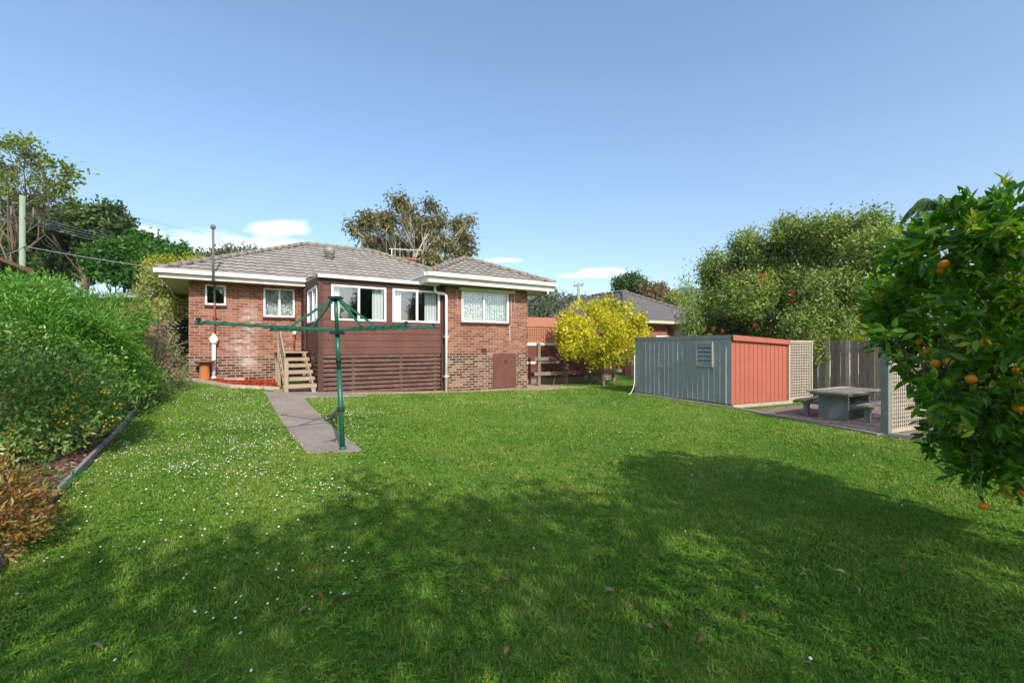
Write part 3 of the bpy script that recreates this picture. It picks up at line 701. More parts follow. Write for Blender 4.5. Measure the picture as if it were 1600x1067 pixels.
q = MB(); q.add([(-.034, -.06, HS+.01), (WSD+.06, -.06, HB+.01), (WSD+.06, LS+.1, HB+.01), (-.034, LS+.1, HS+.01), (-.034, -.06, HS+.035), (WSD+.06, -.06, HB+.035), (WSD+.06, LS+.1, HB+.035), (-.034, LS+.1, HS+.035)], [(0,3,2,1),(4,5,6,7),(0,1,5,4),(1,2,6,5),(2,3,7,6),(3,0,4,7)])
rfs = q.build('roof', M['shedroof'], shed)
q = MB(); q.add([(-.03, -.085, HS-.10), (WSD+.04, -.085, HB-.09), (WSD+.04, -.085, HB+.035), (-.03, -.085, HS+.04), (-.03, -.062, HS-.10), (WSD+.04, -.062, HB-.09), (WSD+.04, -.062, HB+.035), (-.03, -.062, HS+.04)], [(0,1,2,3),(7,6,5,4),(0,4,5,1),(3,2,6,7),(0,3,7,4),(1,5,6,2)])
q.build('barge_board', M['shedred'], rfs)
q = MB(); q.box(-.028, -.019, 0, LS, HS-.05, HS+.005); q.build('eave_flashing', M['shedgrey'], rfs)
q = MB(); q.box(-.06, WSD+.12, -.10, -.022, -.05, .075); q.box(-.075, -.02, -.02, LS, -.05, .05); q.build('plinth', M['shedbase'], shed, bevel=.01)
# door: two leaves outlines with gap lines
for y0, y1 in ((1.68, 2.42), (2.43, 3.25)):
    q = MB(); fx = lambda a, b, z, y0=y0: Vector((-.012-b, y0+a, z)); ribbed(q, y1-y0-.03, HS-.12, HS-.12, fx, 4, .07)
    q.box(-.022, -.004, y0-.01, y0+.008, .07, HS-.12)
    dr = q.build('door', M['shedgrey'], shed)
    if y0 > 2: hh = MB(); hh.box(-.06, -.03, y0+.01, y0+.12, .98, 1.02); hh.tube([(-.045, y0+.06, .98), (-.045, y0+.06, .90)], .012, 6); hh.build('handle', M['alu'], dr); hh = MB(); hh.box(-.045, -.03, y0+.01, y0+.04, 1.3, 1.34); hh.build('latch', M['alu'], dr)
# window on grey side near the red corner
y0, y1, z0, z1 = .55, 1.12, 1.04, 1.72
q = MB()
for (a, b, c, d) in ((y0, y1, z1-.05, z1), (y0, y1, z0, z0+.05), (y0, y0+.045, z0+.05, z1-.05), (y1-.045, y1, z0+.05, z1-.05)): q.box(-.06, -.02, a, b, c, d)
wn_ = q.build('window', M['shedbase'], shed)
q = MB(); q.box(-.026, -.021, y0+.04, y1-.04, z0+.04, z1-.04); q.build('painted_window_shade', M['dark'], wn_)  # black panel on the solid wall paints in the dark shed interior
q = MB()
for k in range(5):
    zc = z0+.11+k*.118; q.add([(-.035, y0+.05, zc-.05), (-.035, y1-.05, zc-.05), (-.055, y1-.05, zc-.05), (-.055, y0+.05, zc-.05), (-.030, y0+.05, zc+.045), (-.030, y1-.05, zc+.045), (-.036, y1-.05, zc+.045), (-.036, y0+.05, zc+.045)], [(0,1,2,3),(4,7,6,5),(0,4,5,1),(3,2,6,7),(0,3,7,4),(1,5,6,2)])
q.build('louvre', plain('obscure_glass', '8d979a', .25, .1, 6, .002), wn_)
q = MB(); q.tube([(-.04, LS+.0, 1.3), (-.04, LS-.0, .4), (-.10, LS-.02, .2), (-.22, LS-.05, .05), (-.36, LS-.1, .02)], .013, 8); q.build('conduit', M['white'], shed)
q = MB(); q.box(WSD, WSD+.06, -.06, -.0, .05, HB); q.build('corner_post', M['lattice'], shed)

# ------------------------------------------------------------------ patio, lattices, fence, table
FD = Vector((.468, -.884)).normalized(); F0 = Vector((5.2, 22.7))
def fpt(t): return F0 + FD * t
strip('patio', [(5.95, 11.25), (6.62, 8.0), (6.9, 7.55)], [(10.6, 13.3), (11.8, 10.2), (12.0, 9.8)], .02, M['paver'], n=14, label='brick paved patio under the picnic table', cat='patio')
edging('patio_edge', [(5.7, 11.55), (6.42, 8.9), (6.62, 8.05)], .14, .08, M['concrete'], 'narrow concrete edge strip between patio and lawn', 'edging')
strip('right_bed', [(6.72, 7.85), (7.2, 7.2), (10.5, 4.0)], [(12.2, 10.0), (12.8, 9.0), (13.5, 5.0)], .03, M['soil'], n=10, label='bark garden bed beside the lattice', cat='garden bed')
edging('bed_kerb', [(6.70, 7.95), (7.15, 7.28), (8.4, 6.3), (10.4, 3.9)], .08, .12, M['kerb'], 'grey timber kerb of the right garden bed', 'edging')
def fence(t0, t1, h_, name, label, skip=()):
    r_ = empty(name, (F0.x, F0.y, 0), math.atan2(FD.y, FD.x), label, 'fence'); q = MB(); x = t0
    while x < t1:
        w_ = rnd.uniform(.095, .15); top = h_ + rnd.uniform(-.03, .03); y = rnd.uniform(-.008, .008) + (.018 if int(x*7) % 2 else 0)
        q.box(x, x+w_-.006, y, y+.014, -.05, top); x += w_
    q.build('palings', M['paling'], r_)
    q = MB()
    for z in (.35, h_-.35): q.box(t0, t1, .035, .08, z, z+.08)
    x = t0
    while x < t1: q.box(x, x+.1, .081, .18, -.1, h_-.05); x += 2.4
    q.build('rail', M['paling'], r_); return r_
fence(1.2, 18.5, 1.78, 'paling_fence', 'tall weathered grey paling fence behind the shed and picnic table')
def lattice(name, a, b, z0, z1, mat, pitch, sw, label, cat='lattice', frame=.05, framemat=None):
    a, b = Vector(a), Vector(b); L = (b-a).length; an = math.atan2(b.y-a.y, b.x-a.x); r_ = empty(name, (a.x, a.y, 0), an, label, cat)
    q = MB(); n = int(L/pitch)
    for i in range(n+1): q.box(i*pitch, i*pitch+sw, -.008, -.001, z0, z1)
    m = int((z1-z0)/pitch)
    for j in range(m+1): q.box(0, L, .001, .008, z0+j*pitch, z0+j*pitch+sw)
    q.build('slats', mat, r_)
    if frame:
        q = MB(); q.box(-.02, L, -.025, .025, z1, z1+frame); q.box(-.02, L, -.025, .025, z0-frame, z0); q.box(-.045, -.001, -.03, .03, z0-frame, z1+frame); q.box(L, L+.045, -.03, .03, z0-frame, z1+frame)
        q.build('frame', framemat or mat, r_)
    return r_
sc = SA + e2 * (WSD + .12); lattice('lattice_screen', sc + e1*.05, sc + e2*1.05 + e1*.05, .12, 1.72, M['lattice'], .078, .028, 'cream square lattice screen joining the red shed side to the fence')
q = MB(); p0 = sc + e1*(-.25) + e2*.05; p1 = p0 + e2*1.5; 
LP = Vector((6.78, 8.12)); lp2 = LP + e2 * 2.6
ls = lattice('lattice_screen', LP + e2*.12, lp2, .08, 1.82, M['lattice'], .074, .028, 'cream square lattice screen at the near end of the patio beside the orange tree')
q = MB(); q.box(-.17, -.05, -.06, .06, -.1, 1.95); q.build('post', M['tablegrey'], ls, bevel=.006)
# picnic table
TC = Vector((7.46, 10.05)); tb = empty('picnic_table', (TC.x, TC.y, .02), HR, 'weathered grey picnic table with built-in benches on the paved patio', 'picnic table'); tb.scale = (.86, .86, .88)
q = MB()
for k in range(6): q.box(-.98+rnd.uniform(-.01, .01), 1.0, -.47+k*.158, -.47+k*.158+.15, .655, .70)
tt = q.build('tabletop', M['tabletop'], tb, bevel=.004)
q = MB(); q.box(-.9, .92, -.42, .42, .60, .652); q.build('apron', M['tablegrey'], tt)
for x in (-.62, .62):
    q = MB(); q.box(x-.04, x+.04, -.33, .33, 0, .598); q.build('leg', M['tablegrey'], tb, bevel=.006)
for sy in (-1, 1):
    q = MB()
    for k in range(2): q.box(-.85, .85, sy*.62 - .02 + k*.14*sy - .065, sy*.62 - .02 + k*.14*sy + .065, .40, .44)
    q.build('bench', M['tabletop'], tb, bevel=.004)
q = MB()
for x in (-.5, .5): q.box(x-.03, x+.03, -.80, .80, .31, .398)
for x in (-.5, .5):
    for sy in (-1, 1): q.box(x-.05, x+.05, sy*.68-.06, sy*.68+.06, 0, .308)
q.build('bench_support', M['tablegrey'], tb)

# ------------------------------------------------------------------ neighbour's wall, post-and-rail fence
nwA = Vector((.63, 18.7)); nw = empty('carport_wall', (nwA.x, nwA.y, 0), HR, 'brown wall topped by white cap and terracotta lattice beyond the side path', 'wall')
q = MB(); q.box(-.6, 5.2, 0, .1, .22, 1.62); q.build('panel', M['brownwall'], nw)
q = MB(); q.box(-.6, 5.2, -.03, .13, -.1, .22); q.build('footing', M['concrete'], nw)
q = MB(); q.box(-.6, 5.2, -.05, .15, 1.62, 1.74); q.box(-.6, 1.7, -.02, -.001, .85, .95);  q.build('cap', M['white'], nw)
q = MB()
for i in range(46): q.box(-.5+i*.115, -.5+i*.115+.062, .03, .045, 1.745, 2.42)
for j in range(7): q.box(-.5, 4.8, .046, .06, 1.78+j*.105, 1.78+j*.105+.055)
q.box(-.5, 4.8, .0, .029, 2.42, 2.82); q.build('lattice', M['terralat'], nw)
rfn = empty('rail_fence', (.72, 17.75, 0), HR, 'low weathered post and rail fence in front of the brown wall', 'fence')
for x in (.35, 1.75, 3.1, 4.5):
    q = MB(); q.box(x, x+.13, -.05, .07, -.1, 1.72 if x < 1 else 1.0); q.build('post', M['paling'], rfn, bevel=.01)
for z in (1.08, .48):
    q = MB(); q.box(.15, 5.0, -.09, -.051, z-.06, z+.06); q.box(.15, 5.0, -.1, .0, z+.061, z+.075); q.build('rail', M['paling'], rfn, bevel=.008)

# ------------------------------------------------------------------ neighbouring houses
def hiphouse(name, Q, rot, Lx, Ly, ze, tn, wallmat, roofmat, label, cat='house', wz=0, ov=.5, row=.34, capm=None):
    r_ = empty(name, (Q[0], Q[1], 0), rot, label, cat); h2 = min(Lx, Ly)/2; m = MB()
    tile_face(m, (0, 0, ze), (1, 0, 0), (0, 1, 0), Lx, tn, h2, lambda g_: g_, lambda g_: Lx-g_, row=row, step=.15)
    tile_face(m, (0, Ly, ze), (0, -1, 0), (1, 0, 0), Ly, tn, h2, lambda g_: g_, lambda g_: Ly-g_, row=row, step=.15)
    tile_face(m, (Lx, 0, ze), (0, 1, 0), (-1, 0, 0), Ly, tn, h2, lambda g_: g_, lambda g_: Ly-g_, row=row, step=.3)
    tile_face(m, (Lx, Ly, ze), (-1, 0, 0), (0, -1, 0), Lx, tn, h2, lambda g_: g_, lambda g_: Lx-g_, row=row, step=.3)
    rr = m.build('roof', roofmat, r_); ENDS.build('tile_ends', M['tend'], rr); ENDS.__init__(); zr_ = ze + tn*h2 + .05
    P1, P2 = ((h2, h2, zr_), (Lx-h2, h2, zr_)) if Lx >= Ly else ((h2, h2, zr_), (h2, Ly-h2, zr_))
    c_ = MB(); caps(c_, (0, 0, ze+.04), P1, .13)
    if (Vector(P1)-Vector(P2)).length > .3: caps(c_, P1, P2, .13)
    caps(c_, (Lx, 0, ze+.04), P2 if Lx >= Ly else P1, .13); caps(c_, (0, Ly, ze+.04), P1 if Lx >= Ly else P2, .13); caps(c_, (Lx, Ly, ze+.04), P2, .13)
    c_.build('ridge_cap', capm or M['cap'], rr)
    c_ = MB(); c_.box(-.06, Lx+.06, -.10, .02, ze-.12, ze+.02); c_.box(-.10, .02, .02, Ly, ze-.12, ze+.02); c_.box(Lx-.02, Lx+.10, .02, Ly, ze-.12, ze+.02); c_.build('gutter', M['hoodm'], r_)
    c_ = MB(); c_.box(.03, Lx-.03, .025, Ly-.03, ze-.16, ze-.13); c_.build('soffit', M['cream'], r_)
    c_ = MB(); c_.box(ov, Lx-ov, ov, Ly-ov, -.2, ze-.161); c_.build('wall', wallmat, r_); return r_
M['ncap'] = plain('neighbour_cap', '6b6462', .85, .15)
M['brick2'] = brickmat('neighbour_brick', '8a4a38', 'a8634b', 'a08070', var=.15)
n1 = hiphouse('neighbour_house', (6.07, 24.0), HR, 9.0, 12.0, 3.0, .49, M['brick2'], M['nroof'], 'brick house with dark grey tiled hip roof beyond the yellow tree', capm=M['ncap'])
q = MB(); q.box(3.0, 4.3, .44, .49, 1.0, 2.2); wf = q.build('window', M['wframe'], n1); q = MB(); q.box(3.08, 4.22, .425, .438, 1.08, 2.12); q.build('pane', M['glass'], wf)
n2 = hiphouse('neighbour_house', (13.0, 20.5), HR, 9, 8, 3.0, .35, plain('cream_render', 'cdb9a4', .85, .08), M['nroof'], 'cream rendered house glimpsed behind the bottlebrush tree', capm=M['ncap'])
q = MB(); q.box(1.5, 3.0, .44, .49, 1.0, 2.2); wf = q.build('window', M['wframe'], n2); q = MB(); q.box(1.58, 2.92, .425, .438, 1.08, 2.12); q.build('pane', M['glass'], wf)
# left: brown roofed building and grey roofed shed
lf = empty('brown_roof_house', (-21.7, 9.08, 0), R(47), 'house with dark brown roof edge showing above the left hedge', 'house')
q = MB(); q.add([(0, 0, 7.9), (8.1, 0, 4.08), (8.1, 9, 4.08), (0, 9, 7.9), (0, 0, 8.02), (8.1, 0, 4.20), (8.1, 9, 4.20), (0, 9, 8.02)], [(0,3,2,1),(4,5,6,7),(0,1,5,4),(1,2,6,5),(2,3,7,6),(3,0,4,7)])
q.build('roof', plain('brown_sheet', '5a4038', .6, .15), lf)
q = MB(); q.box(.3, 7.3, .4, 8.6, -.2, 4.1); q.build('wall', M['brick2'], lf)
q = MB(); q.box(8.1, 8.2, 0, 9, 4.02, 4.21); q.build('gutter', plain('brown_gutter', '6a4438', .5, .1), lf)
gr = empty('grey_roof_house', (-24.5, 24.0, 0), R(-2), 'building with plain pale grey sheet roof between the trees at left', 'house')
q = MB(); q.add([(0, 0, 4.2), (6.8, 0, 4.2), (6.8, 6, 5.2), (0, 6, 5.2), (0, 0, 4.3), (6.8, 0, 4.3), (6.8, 6, 5.3), (0, 6, 5.3)], [(0,3,2,1),(4,5,6,7),(0,1,5,4),(1,2,6,5),(2,3,7,6),(3,0,4,7)])
q.build('roof', plain('grey_sheet', '9aa0a6', .5, .08, 3), gr)
q = MB(); q.box(.3, 6.5, .4, 5.7, -.2, 4.18); q.build('wall', M['brick2'], gr)
# water tank left of the house
tkp = L2W(-11.15, 9.0); q = MB(); q.lathe([(.68, 0), (.68, 2.15), (.71, 2.16), (.71, 2.2), (.3, 2.3), (.05, 2.32)], n=36)
tk = empty('water_tank', (tkp.x, tkp.y, .5), 0, 'dark blue-grey round water tank behind the left end of the house', 'water tank'); q.build('shell', M['tank'], tk)
q = MB(); q.lathe([(.2, 2.3), (.2, 2.38), (.03, 2.4)], n=16); q.build('lid', M['tank'], tk)

# ------------------------------------------------------------------ poles and wires
def pole(px, ytop, Y, arms, r0, label, mat='pole'):
    t_ = at(px, ytop, Y); r_ = empty('power_pole', (t_.x, t_.y, 0), 0, label, 'power pole'); q = MB(); q.tube([(0, 0, -.3), (0, 0, t_.z)], [r0*1.25, r0], 12); q.build('pole', M[mat], r_)
    for (z, L, tilt, an) in arms:
        q = MB(); d = Vector((math.cos(an), math.sin(an), 0)); q.bar(d*-L/2 + Vector((0, 0, t_.z+z-tilt)), d*L/2 + Vector((0, 0, t_.z+z+tilt)), .1, .12); ca = q.build('crossarm', M['darkbark'], r_)
        for k in (-1, 1):
            q = MB(); p = d*L/2*k*.93 + Vector((0, 0, t_.z+z+tilt*k)); q.tube([p, p+Vector((0, 0, .3)), p+Vector((0, 0, .6))], [.05, .05, .03], 6); q.build('insulator', M['greypipe'], ca)
    return t_
def wire(a, b, sag, r0, label, grp=None):
    q = MB(); a, b = Vector(a), Vector(b); n = 24
    q.tube([a.lerp(b, i/n) - Vector((0, 0, sag*4*(i/n)*(1-i/n))) for i in range(n+1)], r0, 5, cap=True)
    return tag(q.build('power_line', M['wirelight']), label, 'power line', grp)
M['wirelight'] = plain('grey_wire', '83888c', .6, .05)
pole(35, 306, 24, [(-1.2, 1.0, 0, .3)], .12, 'tall pale timber power pole above the left hedge')
pole(904, 443, 62, [(-.3, 1.4*.9, .1, 0), (-1.7, 2.1, .12, 0)], .19, 'timber power pole with two crossarms behind the yellow tree')
pole(881, 458, 95, [(-.6, 2.0, -.1, 0)], .15, 'small distant power pole left of the taller crossarm pole', 'darkbark')
for k in range(4):
    wire(at(34, 332+k*4, 24), at(245, 378+k*4, 38), .3, .02, ['topmost', 'second', 'third', 'lowest'][k] + ' of four close parallel wires running right from the left power pole', 'parallel wires from the left power pole')
wire(at(-60, 376, 18), at(38, 385, 24), .5, .025, 'thick cable arriving from the left edge of the frame')
wire(at(38, 385, 24), at(260, 421, 22), .05, .022, 'single cable descending from the pole towards the house eave')
wire(at(-40, 275, 40), at(320, 365, 60), .2, .02, 'faint high wire crossing the sky above the pine', None)

# ------------------------------------------------------------------ foliage
def rv(n, rg_): 
    a = rg_.normal(size=(n, 3)); return a / np.linalg.norm(a, axis=1, keepdims=True)
def norm(a): return a / np.maximum(np.linalg.norm(a, axis=1, keepdims=True), 1e-9)
def sub_clusters(clumps, per, rg_, shell=.5):
    C_, D_, = [], []
    for c in clumps:
        x, y, z, rx, ry, rz_ = c[:6]; k = max(3, int(per * (rx*ry*rz_)**(2/3))) 
        d = rv(k, rg_); r_ = rg_.uniform(shell**2, 1, k)**.5 * rg_.uniform(.82, 1.08, k)
        C_.append(np.array([x, y, z]) + d * r_[:, None] * np.array([rx, ry, rz_])); D_.append(d)
    return np.concatenate(C_), np.concatenate(D_)
def leafcloud(C_, D_, per, spread, ln, wd, rg_, droop=0., out=.6, shape='quad', up=.3, zmin=None):
    n = len(C_)*per; c = np.repeat(C_, per, 0); d = np.repeat(D_, per, 0)
    p = c + rg_.normal(size=(n, 3))*spread
    ax_ = norm(d*out + rv(n, rg_) + np.array([0, 0, up - droop*2.2])); nr = norm(np.cross(ax_, rv(n, rg_)))
    # bias leaf normal up
    s_ = norm(np.cross(ax_, norm(nr + np.array([0, 0, .9])))); nr = np.cross(s_, ax_); nr *= np.sign(nr[:, 2:3]+1e-6)
    if zmin is not None: k = p[:, 2] > zmin; p, ax_, s_, nr = p[k], ax_[k], s_[k], nr[k]; n = len(p)
    L_ = ln*rg_.uniform(.65, 1.25, n)[:, None]; W_ = wd*rg_.uniform(.7, 1.25, n)[:, None]
    if shape == 'quad':
        v_ = np.stack([p, p+ax_*L_*.45+s_*W_*.5, p+ax_*L_, p+ax_*L_*.45-s_*W_*.5], 1).reshape(-1, 3); f_ = np.arange(4*n).reshape(-1, 4)
        return v_, [f_]
    cv = rg_.uniform(.05, .35, n)[:, None]
    def P(t, w_, h_): return p + ax_*L_*t + s_*W_*w_ + nr*(W_*h_ - L_*cv*t*t)
    pts = [P(0, 0, 0), P(.22, .38, .10), P(.55, .5, .14), P(.82, .26, .08), P(1, 0, 0), P(.82, -.26, .08), P(.55, -.5, .14), P(.22, -.38, .10), P(.22, 0, -.02), P(.55, 0, -.03), P(.82, 0, -.02)]
    v_ = np.stack(pts, 1).reshape(-1, 3); b = np.arange(n)[:, None]*11
    tri = np.concatenate([b+np.array([[0, 1, 8]]), b+np.array([[0, 8, 7]]), b+np.array([[10, 3, 4]]), b+np.array([[5, 10, 4]])]); 
    qd = np.concatenate([b+np.array([[8, 1, 2, 9]]), b+np.array([[9, 2, 3, 10]]), b+np.array([[7, 8, 9, 6]]), b+np.array([[6, 9, 10, 5]])])
    return v_, [tri, qd]
def branches(mb, base, fork, targets, r0, rg_, twigs=None, sides=7, bend=.18):
    base, fork = Vector(base), Vector(fork); m = base.lerp(fork, .5) + Vector((rg_.normal()*.06, rg_.normal()*.06, 0))*(fork-base).length
    mb.tube([base - Vector((0, 0, .1)), base, m, fork], [r0*1.4, r0*1.15, r0, r0*.85], sides+3)
    for t_ in targets:
        t_ = Vector(t_); L = (t_-fork).length; st_ = base.lerp(fork, rg_.uniform(.72, 1.0)); k = [st_]
        for i in (1, 2, 3): k.append(st_.lerp(t_, i/4) + Vector(rg_.normal(size=3))*L*bend*.35 + Vector((0, 0, L*.06)))
        k.append(t_); r1 = r0*min(.42, .16+L*.035); mb.tube(k, [r1, r1*.8, r1*.6, r1*.42, r1*.2], sides)
        if twigs is not None and len(twigs):
            dd = np.linalg.norm(twigs-np.array(t_), axis=1); idx = np.argsort(dd)[:24]
            for j in idx[::2]:
                a = k[int(rg_.integers(2, 4))]; b = Vector(twigs[j]); mm = a.lerp(b, .5)+Vector(rg_.normal(size=3))*.06*(b-a).length; mb.tube([a, mm, b], [r1*.3, r1*.2, r1*.07], 4)
def tree(name, label, base, fork, clumps, mat, bark, per=26, leaves=26, spread=.2, ln=.16, wd=.07, r0=.15, seed=1, droop=0, out=.6, shape='quad', group=None, cat='tree', shell=.45, up=.3, showbr=True, zmin=None, crownname='crown', bend=.18):
    rg_ = np.random.default_rng(seed); r_ = empty(name, base, 0, label, cat, group); b0 = np.array(base)
    cl = [(c[0]-base[0], c[1]-base[1], c[2]-base[2], *c[3:]) for c in clumps]
    C_, D_ = sub_clusters(cl, per, rg_, shell); v_, f_ = leafcloud(C_, D_, leaves, spread, ln, wd, rg_, droop, out, shape, up, zmin)
    npmesh(crownname, v_, f_, mat, r_, smooth=(shape != 'quad'))
    q = MB(); branches(q, (0, 0, 0), Vector(fork)-Vector(base), [c[:3] for c in cl], r0, rg_, C_ if showbr else None, bend=bend); q.build('trunk', bark, r_)
    return r_
def pxclumps(lst, Y, dy=.25, seed=3, k=1, sh=0):
    g_ = random.Random(seed); o = []
    for (px, py, r_) in lst:
        yy_ = Y + g_.uniform(-dy, dy)*Y*.12; p = at(px, py+sh, yy_); rr = k*r_/FPX*yy_; o.append((p.x, p.y, p.z, rr, rr*g_.uniform(.8, 1.2), rr*.85))
    return o

L = {}
L['orange'] = leafmat('citrus_leaf', ['244c18', '3a6c1a', '568620', '7c9c2c', 'a4ae40'], .4, .32, .8, .5)
L['orangenew'] = leafmat('citrus_new_leaf', ['4f7a1c', '7d9a2c', 'a8a83a', 'b07a30'], .35, .4, 1)
L['yellow'] = leafmat('yellow_leaf', ['5c6a18', '8c9420', 'c8bc2a', 'e2d644', 'ece488'], .4, .5, 1.3)
L['bottle'] = leafmat('bottlebrush_leaf', ['384a1c', '5a702e', '7a8e42', '9aa658', 'b4b874'], .25, .5, .7)
L['gum'] = leafmat('gum_leaf', ['38381f', '5a5c36', '717044', '8a7f54', '8c7250'], .2, .5, .35)
L['dark'] = leafmat('dark_leaf', ['24331a', '384e24', '4e6632', '667c42'], .15, .6, .3)
L['mid'] = leafmat('mid_leaf', ['1f3f10', '30571a', '447224', '5f8a34'], .25, .55, .3)
L['open'] = leafmat('open_leaf', ['44521f', '62732c', '7d8c40', '94984e'], .3, .5, .4)
L['feather'] = leafmat('feathery_leaf', ['2c5816', '447620', '609232', '82aa48', 'a2bc64'], .35, .5, .9)
L['flower'] = leafmat('flower_shrub_leaf', ['2c5414', '48762a', '6a9240', '9aae62', 'c0c28c'], .25, .45, 1.5)
L['gold'] = leafmat('gold_flower', ['c08a14', 'dca41c', 'e8b83a', 'd89022'], .2, .6, 2)
L['dry'] = leafmat('dry_twig', ['6e5a46', '967e66', 'b09a80', '9a8c68'], .1, .8, 1)
L['euon'] = leafmat('pale_leaf', ['5c6c30', '88924a', 'a8a860', 'bcb878'], .25, .5, .8)
L['lime'] = leafmat('lime_leaf', ['6e7c1c', '9a9c2c', 'b8b040'], .3, .5, .8)
L['nandina'] = leafmat('nandina_leaf', ['5a3420', '8a5434', 'a07c44', '74802f', 'c29270'], .3, .4, 3.5)
L['weed'] = leafmat('weed_leaf', ['2a5618', '426f24', '5d8a34', '84a254'], .3, .5, 1)
L['grey'] = leafmat('greygreen_leaf', ['5b6450', '7c8468', '99a084'], .2, .6, 1)
L['redleaf'] = leafmat('red_leaf', ['4a1820', '6c2830', '86403c'], .3, .5, 2)
L['red'] = leafmat('red_brush', ['b02818', 'd04030', 'e06a50'], .1, .7, 2)
L['petal'] = leafmat('petal', ['e8e8e0', 'ffffff'], .2, .6, 2)
L['fardark'] = leafmat('far_leaf', ['3c4630', '566048', '6c7458', '7a7a60'], .1, .7, .2)
L['farbrown'] = leafmat('far_brown_leaf', ['56463a', '6e5844', '7c6c48', '6a6040'], .1, .7, .3)

# orange tree (near, right)
rgo = np.random.default_rng(11)
ocl = pxclumps([(1440,400,44),(1500,375,60),(1580,345,60),(1415,465,50),(1480,480,85),(1590,480,95),(1402,515,34),(1465,560,56),(1545,600,88),(1505,660,46),(1600,690,90),(1550,725,46),(1475,622,30),(1400,490,36),(1690,470,130),(1690,620,120),(1525,332,32),(1385,525,14),(1470,695,18),(1410,560,12)], 3.45, 1.6, 9)
FRU = [(1475,413),(1471,422),(1450,549),(1462,568),(1482,565),(1538,536),(1517,592),(1586,580),(1536,790),(1597,769),(1436,534),(1591,637)]
ot = empty('orange_tree', (4.4, 3.6, 0), 0, 'leafy orange tree bearing ripe fruit at the right edge of the lawn', 'tree')
cl = [(c[0]-4.4, c[1]-3.6, c[2], *c[3:]) for c in ocl]
C_, D_ = sub_clusters(cl, 1150, rgo, .74)
v_, f_ = leafcloud(C_, D_, 8, .030, .092, .034, rgo, 0, .9, 'leaf', .25, .42); npmesh('crown', v_, f_, L['orange'], ot, smooth=True)
sel = rgo.random(len(C_)) < .09; v_, f_ = leafcloud(C_[sel] + D_[sel]*.05, D_[sel], 7, .02, .085, .03, rgo, -.1, 1.1, 'leaf', .35, .42); npmesh('new_growth', v_, f_, L['orangenew'], ot, smooth=True)['kind'] = 'stuff'
q = MB(); branches(q, (0, 0, 0), (0, 0, .5), [c[:3] for c in cl], .05, rgo, C_); q.build('trunk', M['bark'], ot)
M['fruit'] = plain('orange_peel', 'e08a12', .42, .12, 14, .0012, fine=160, spec=.4); M['fruity'] = plain('pale_peel', 'd8b028', .45, .12, 14, .0012, fine=160)
fr = None
for (px, py, Y, k) in [(1475,413,3.0,0),(1471,422,3.02,0),(1450,549,2.75,0),(1462,568,2.7,0),(1482,565,2.7,1),(1538,536,2.9,0),(1517,592,2.9,0),(1586,580,2.75,0),(1536,790,2.75,0),(1597,769,2.9,0),(1436,534,2.85,0),(1591,637,2.8,0)]:
    cw = C_ + np.array([4.4, 3.6, 0]); sx = cw[:, 0]/cw[:, 1]*FPX+800; sy = HZ-(cw[:, 2]-EYE)/cw[:, 1]*FPX
    near_ = cw[(np.hypot(sx-px, sy-py) < 16)][:, 1]; Y = (float(near_.min()) - .02) if len(near_) else 3.3
    p = at(px, py, Y)
    m = MB(); m.lathe([(.001, -.036), (.014, -.034), (.026, -.026), (.034, -.013), (.037, 0), (.034, .014), (.026, .026), (.013, .034), (.003, .035)], n=16)
    f = m.build('orange_fruit', M['fruity'] if k else M['fruit'], ot); f.location = p - Vector((4.4, 3.6, 0)); f.scale = (.82, .82, .78)
    m = MB(); m.tube([(0, 0, .033), (.005, .02, .06), (.01, .06, .09)], .0025, 5); m.build('stalk', M['bark'], f)
# blossoms
idx = rgo.choice(len(C_), 60, replace=False); v_, f_ = leafcloud(C_[idx]+D_[idx]*.06, D_[idx], 7, .008, .022, .010, rgo, 0, .8, 'quad'); npmesh('blossom', v_, f_, L['petal'], ot)['kind'] = 'stuff'

# yellow-leaved tree
ycl = pxclumps([(938,520,44),(895,515,30),(980,515,30),(900,545,24),(965,548,28),(930,485,22),(965,487,20),(995,500,16),(885,497,14),(932,555,22),(1000,522,14),(880,528,14),(905,475,10),(950,471,9),(985,478,9)], 18.0)
tree('yellow_tree', 'small tree with bright yellow leaves between the house and the shed', (3.68, 18.0, .03), (3.6, 18.0, .95), ycl, L['yellow'], M['bark'], per=125, leaves=22, spread=0.1, ln=0.135, wd=0.075, r0=0.06, seed=4, shell=.3)
# bottlebrush
bcl = pxclumps([(1250,385,52),(1180,400,45),(1310,395,52),(1365,385,48),(1130,430,38),(1100,470,30),(1165,455,48),(1230,445,50),(1300,455,52),(1360,450,48),(1090,505,24),(1140,505,38),(1200,510,36),(1255,500,30),(1310,512,36),(1365,505,36),(1290,350,26),(1230,355,30),(1360,345,28),(1165,372,22),(1110,410,18),(1320,350,20),(1400,395,34),(1405,450,34),(1275,538,16),(1120,395,14),(1215,420,26),(1340,430,26)], 16.8, 1.3, 5, .84, 8)
tree('bottlebrush_tree', 'broad weeping bottlebrush tree with red flower spikes behind the shed', (11.3, 17.3, 0), (11.0, 17.0, 1.6), bcl, L['bottle'], M['darkbark'], per=190, leaves=46, spread=0.17, ln=.13, wd=0.05, r0=0.15, seed=8, droop=.15, shell=0.62)
bt = bpy.data.objects['bottlebrush_tree']; rgb_ = np.random.default_rng(9)
pts = []
for (px, py) in [(1190,438),(1191,430),(1237,455),(1240,460),(1236,471),(1243,474),(1300,500),(1303,513),(1310,517),(1296,520),(1318,522),(1325,515),(1262,540),(1280,545),(1265,495),(1282,520),(1375,508),(1325,507),(1385,500),(1345,492),(1298,490),(1180,508),(1100,515),(1115,513),(1415,455),(1408,475),(1330,530),(1287,552),(1130,517),(1205,515)]:
    p = at(px, py, 15.0 if px > 1240 and py > 480 else 15.6); pts.append((p.x-11.3, p.y-17.3, p.z))
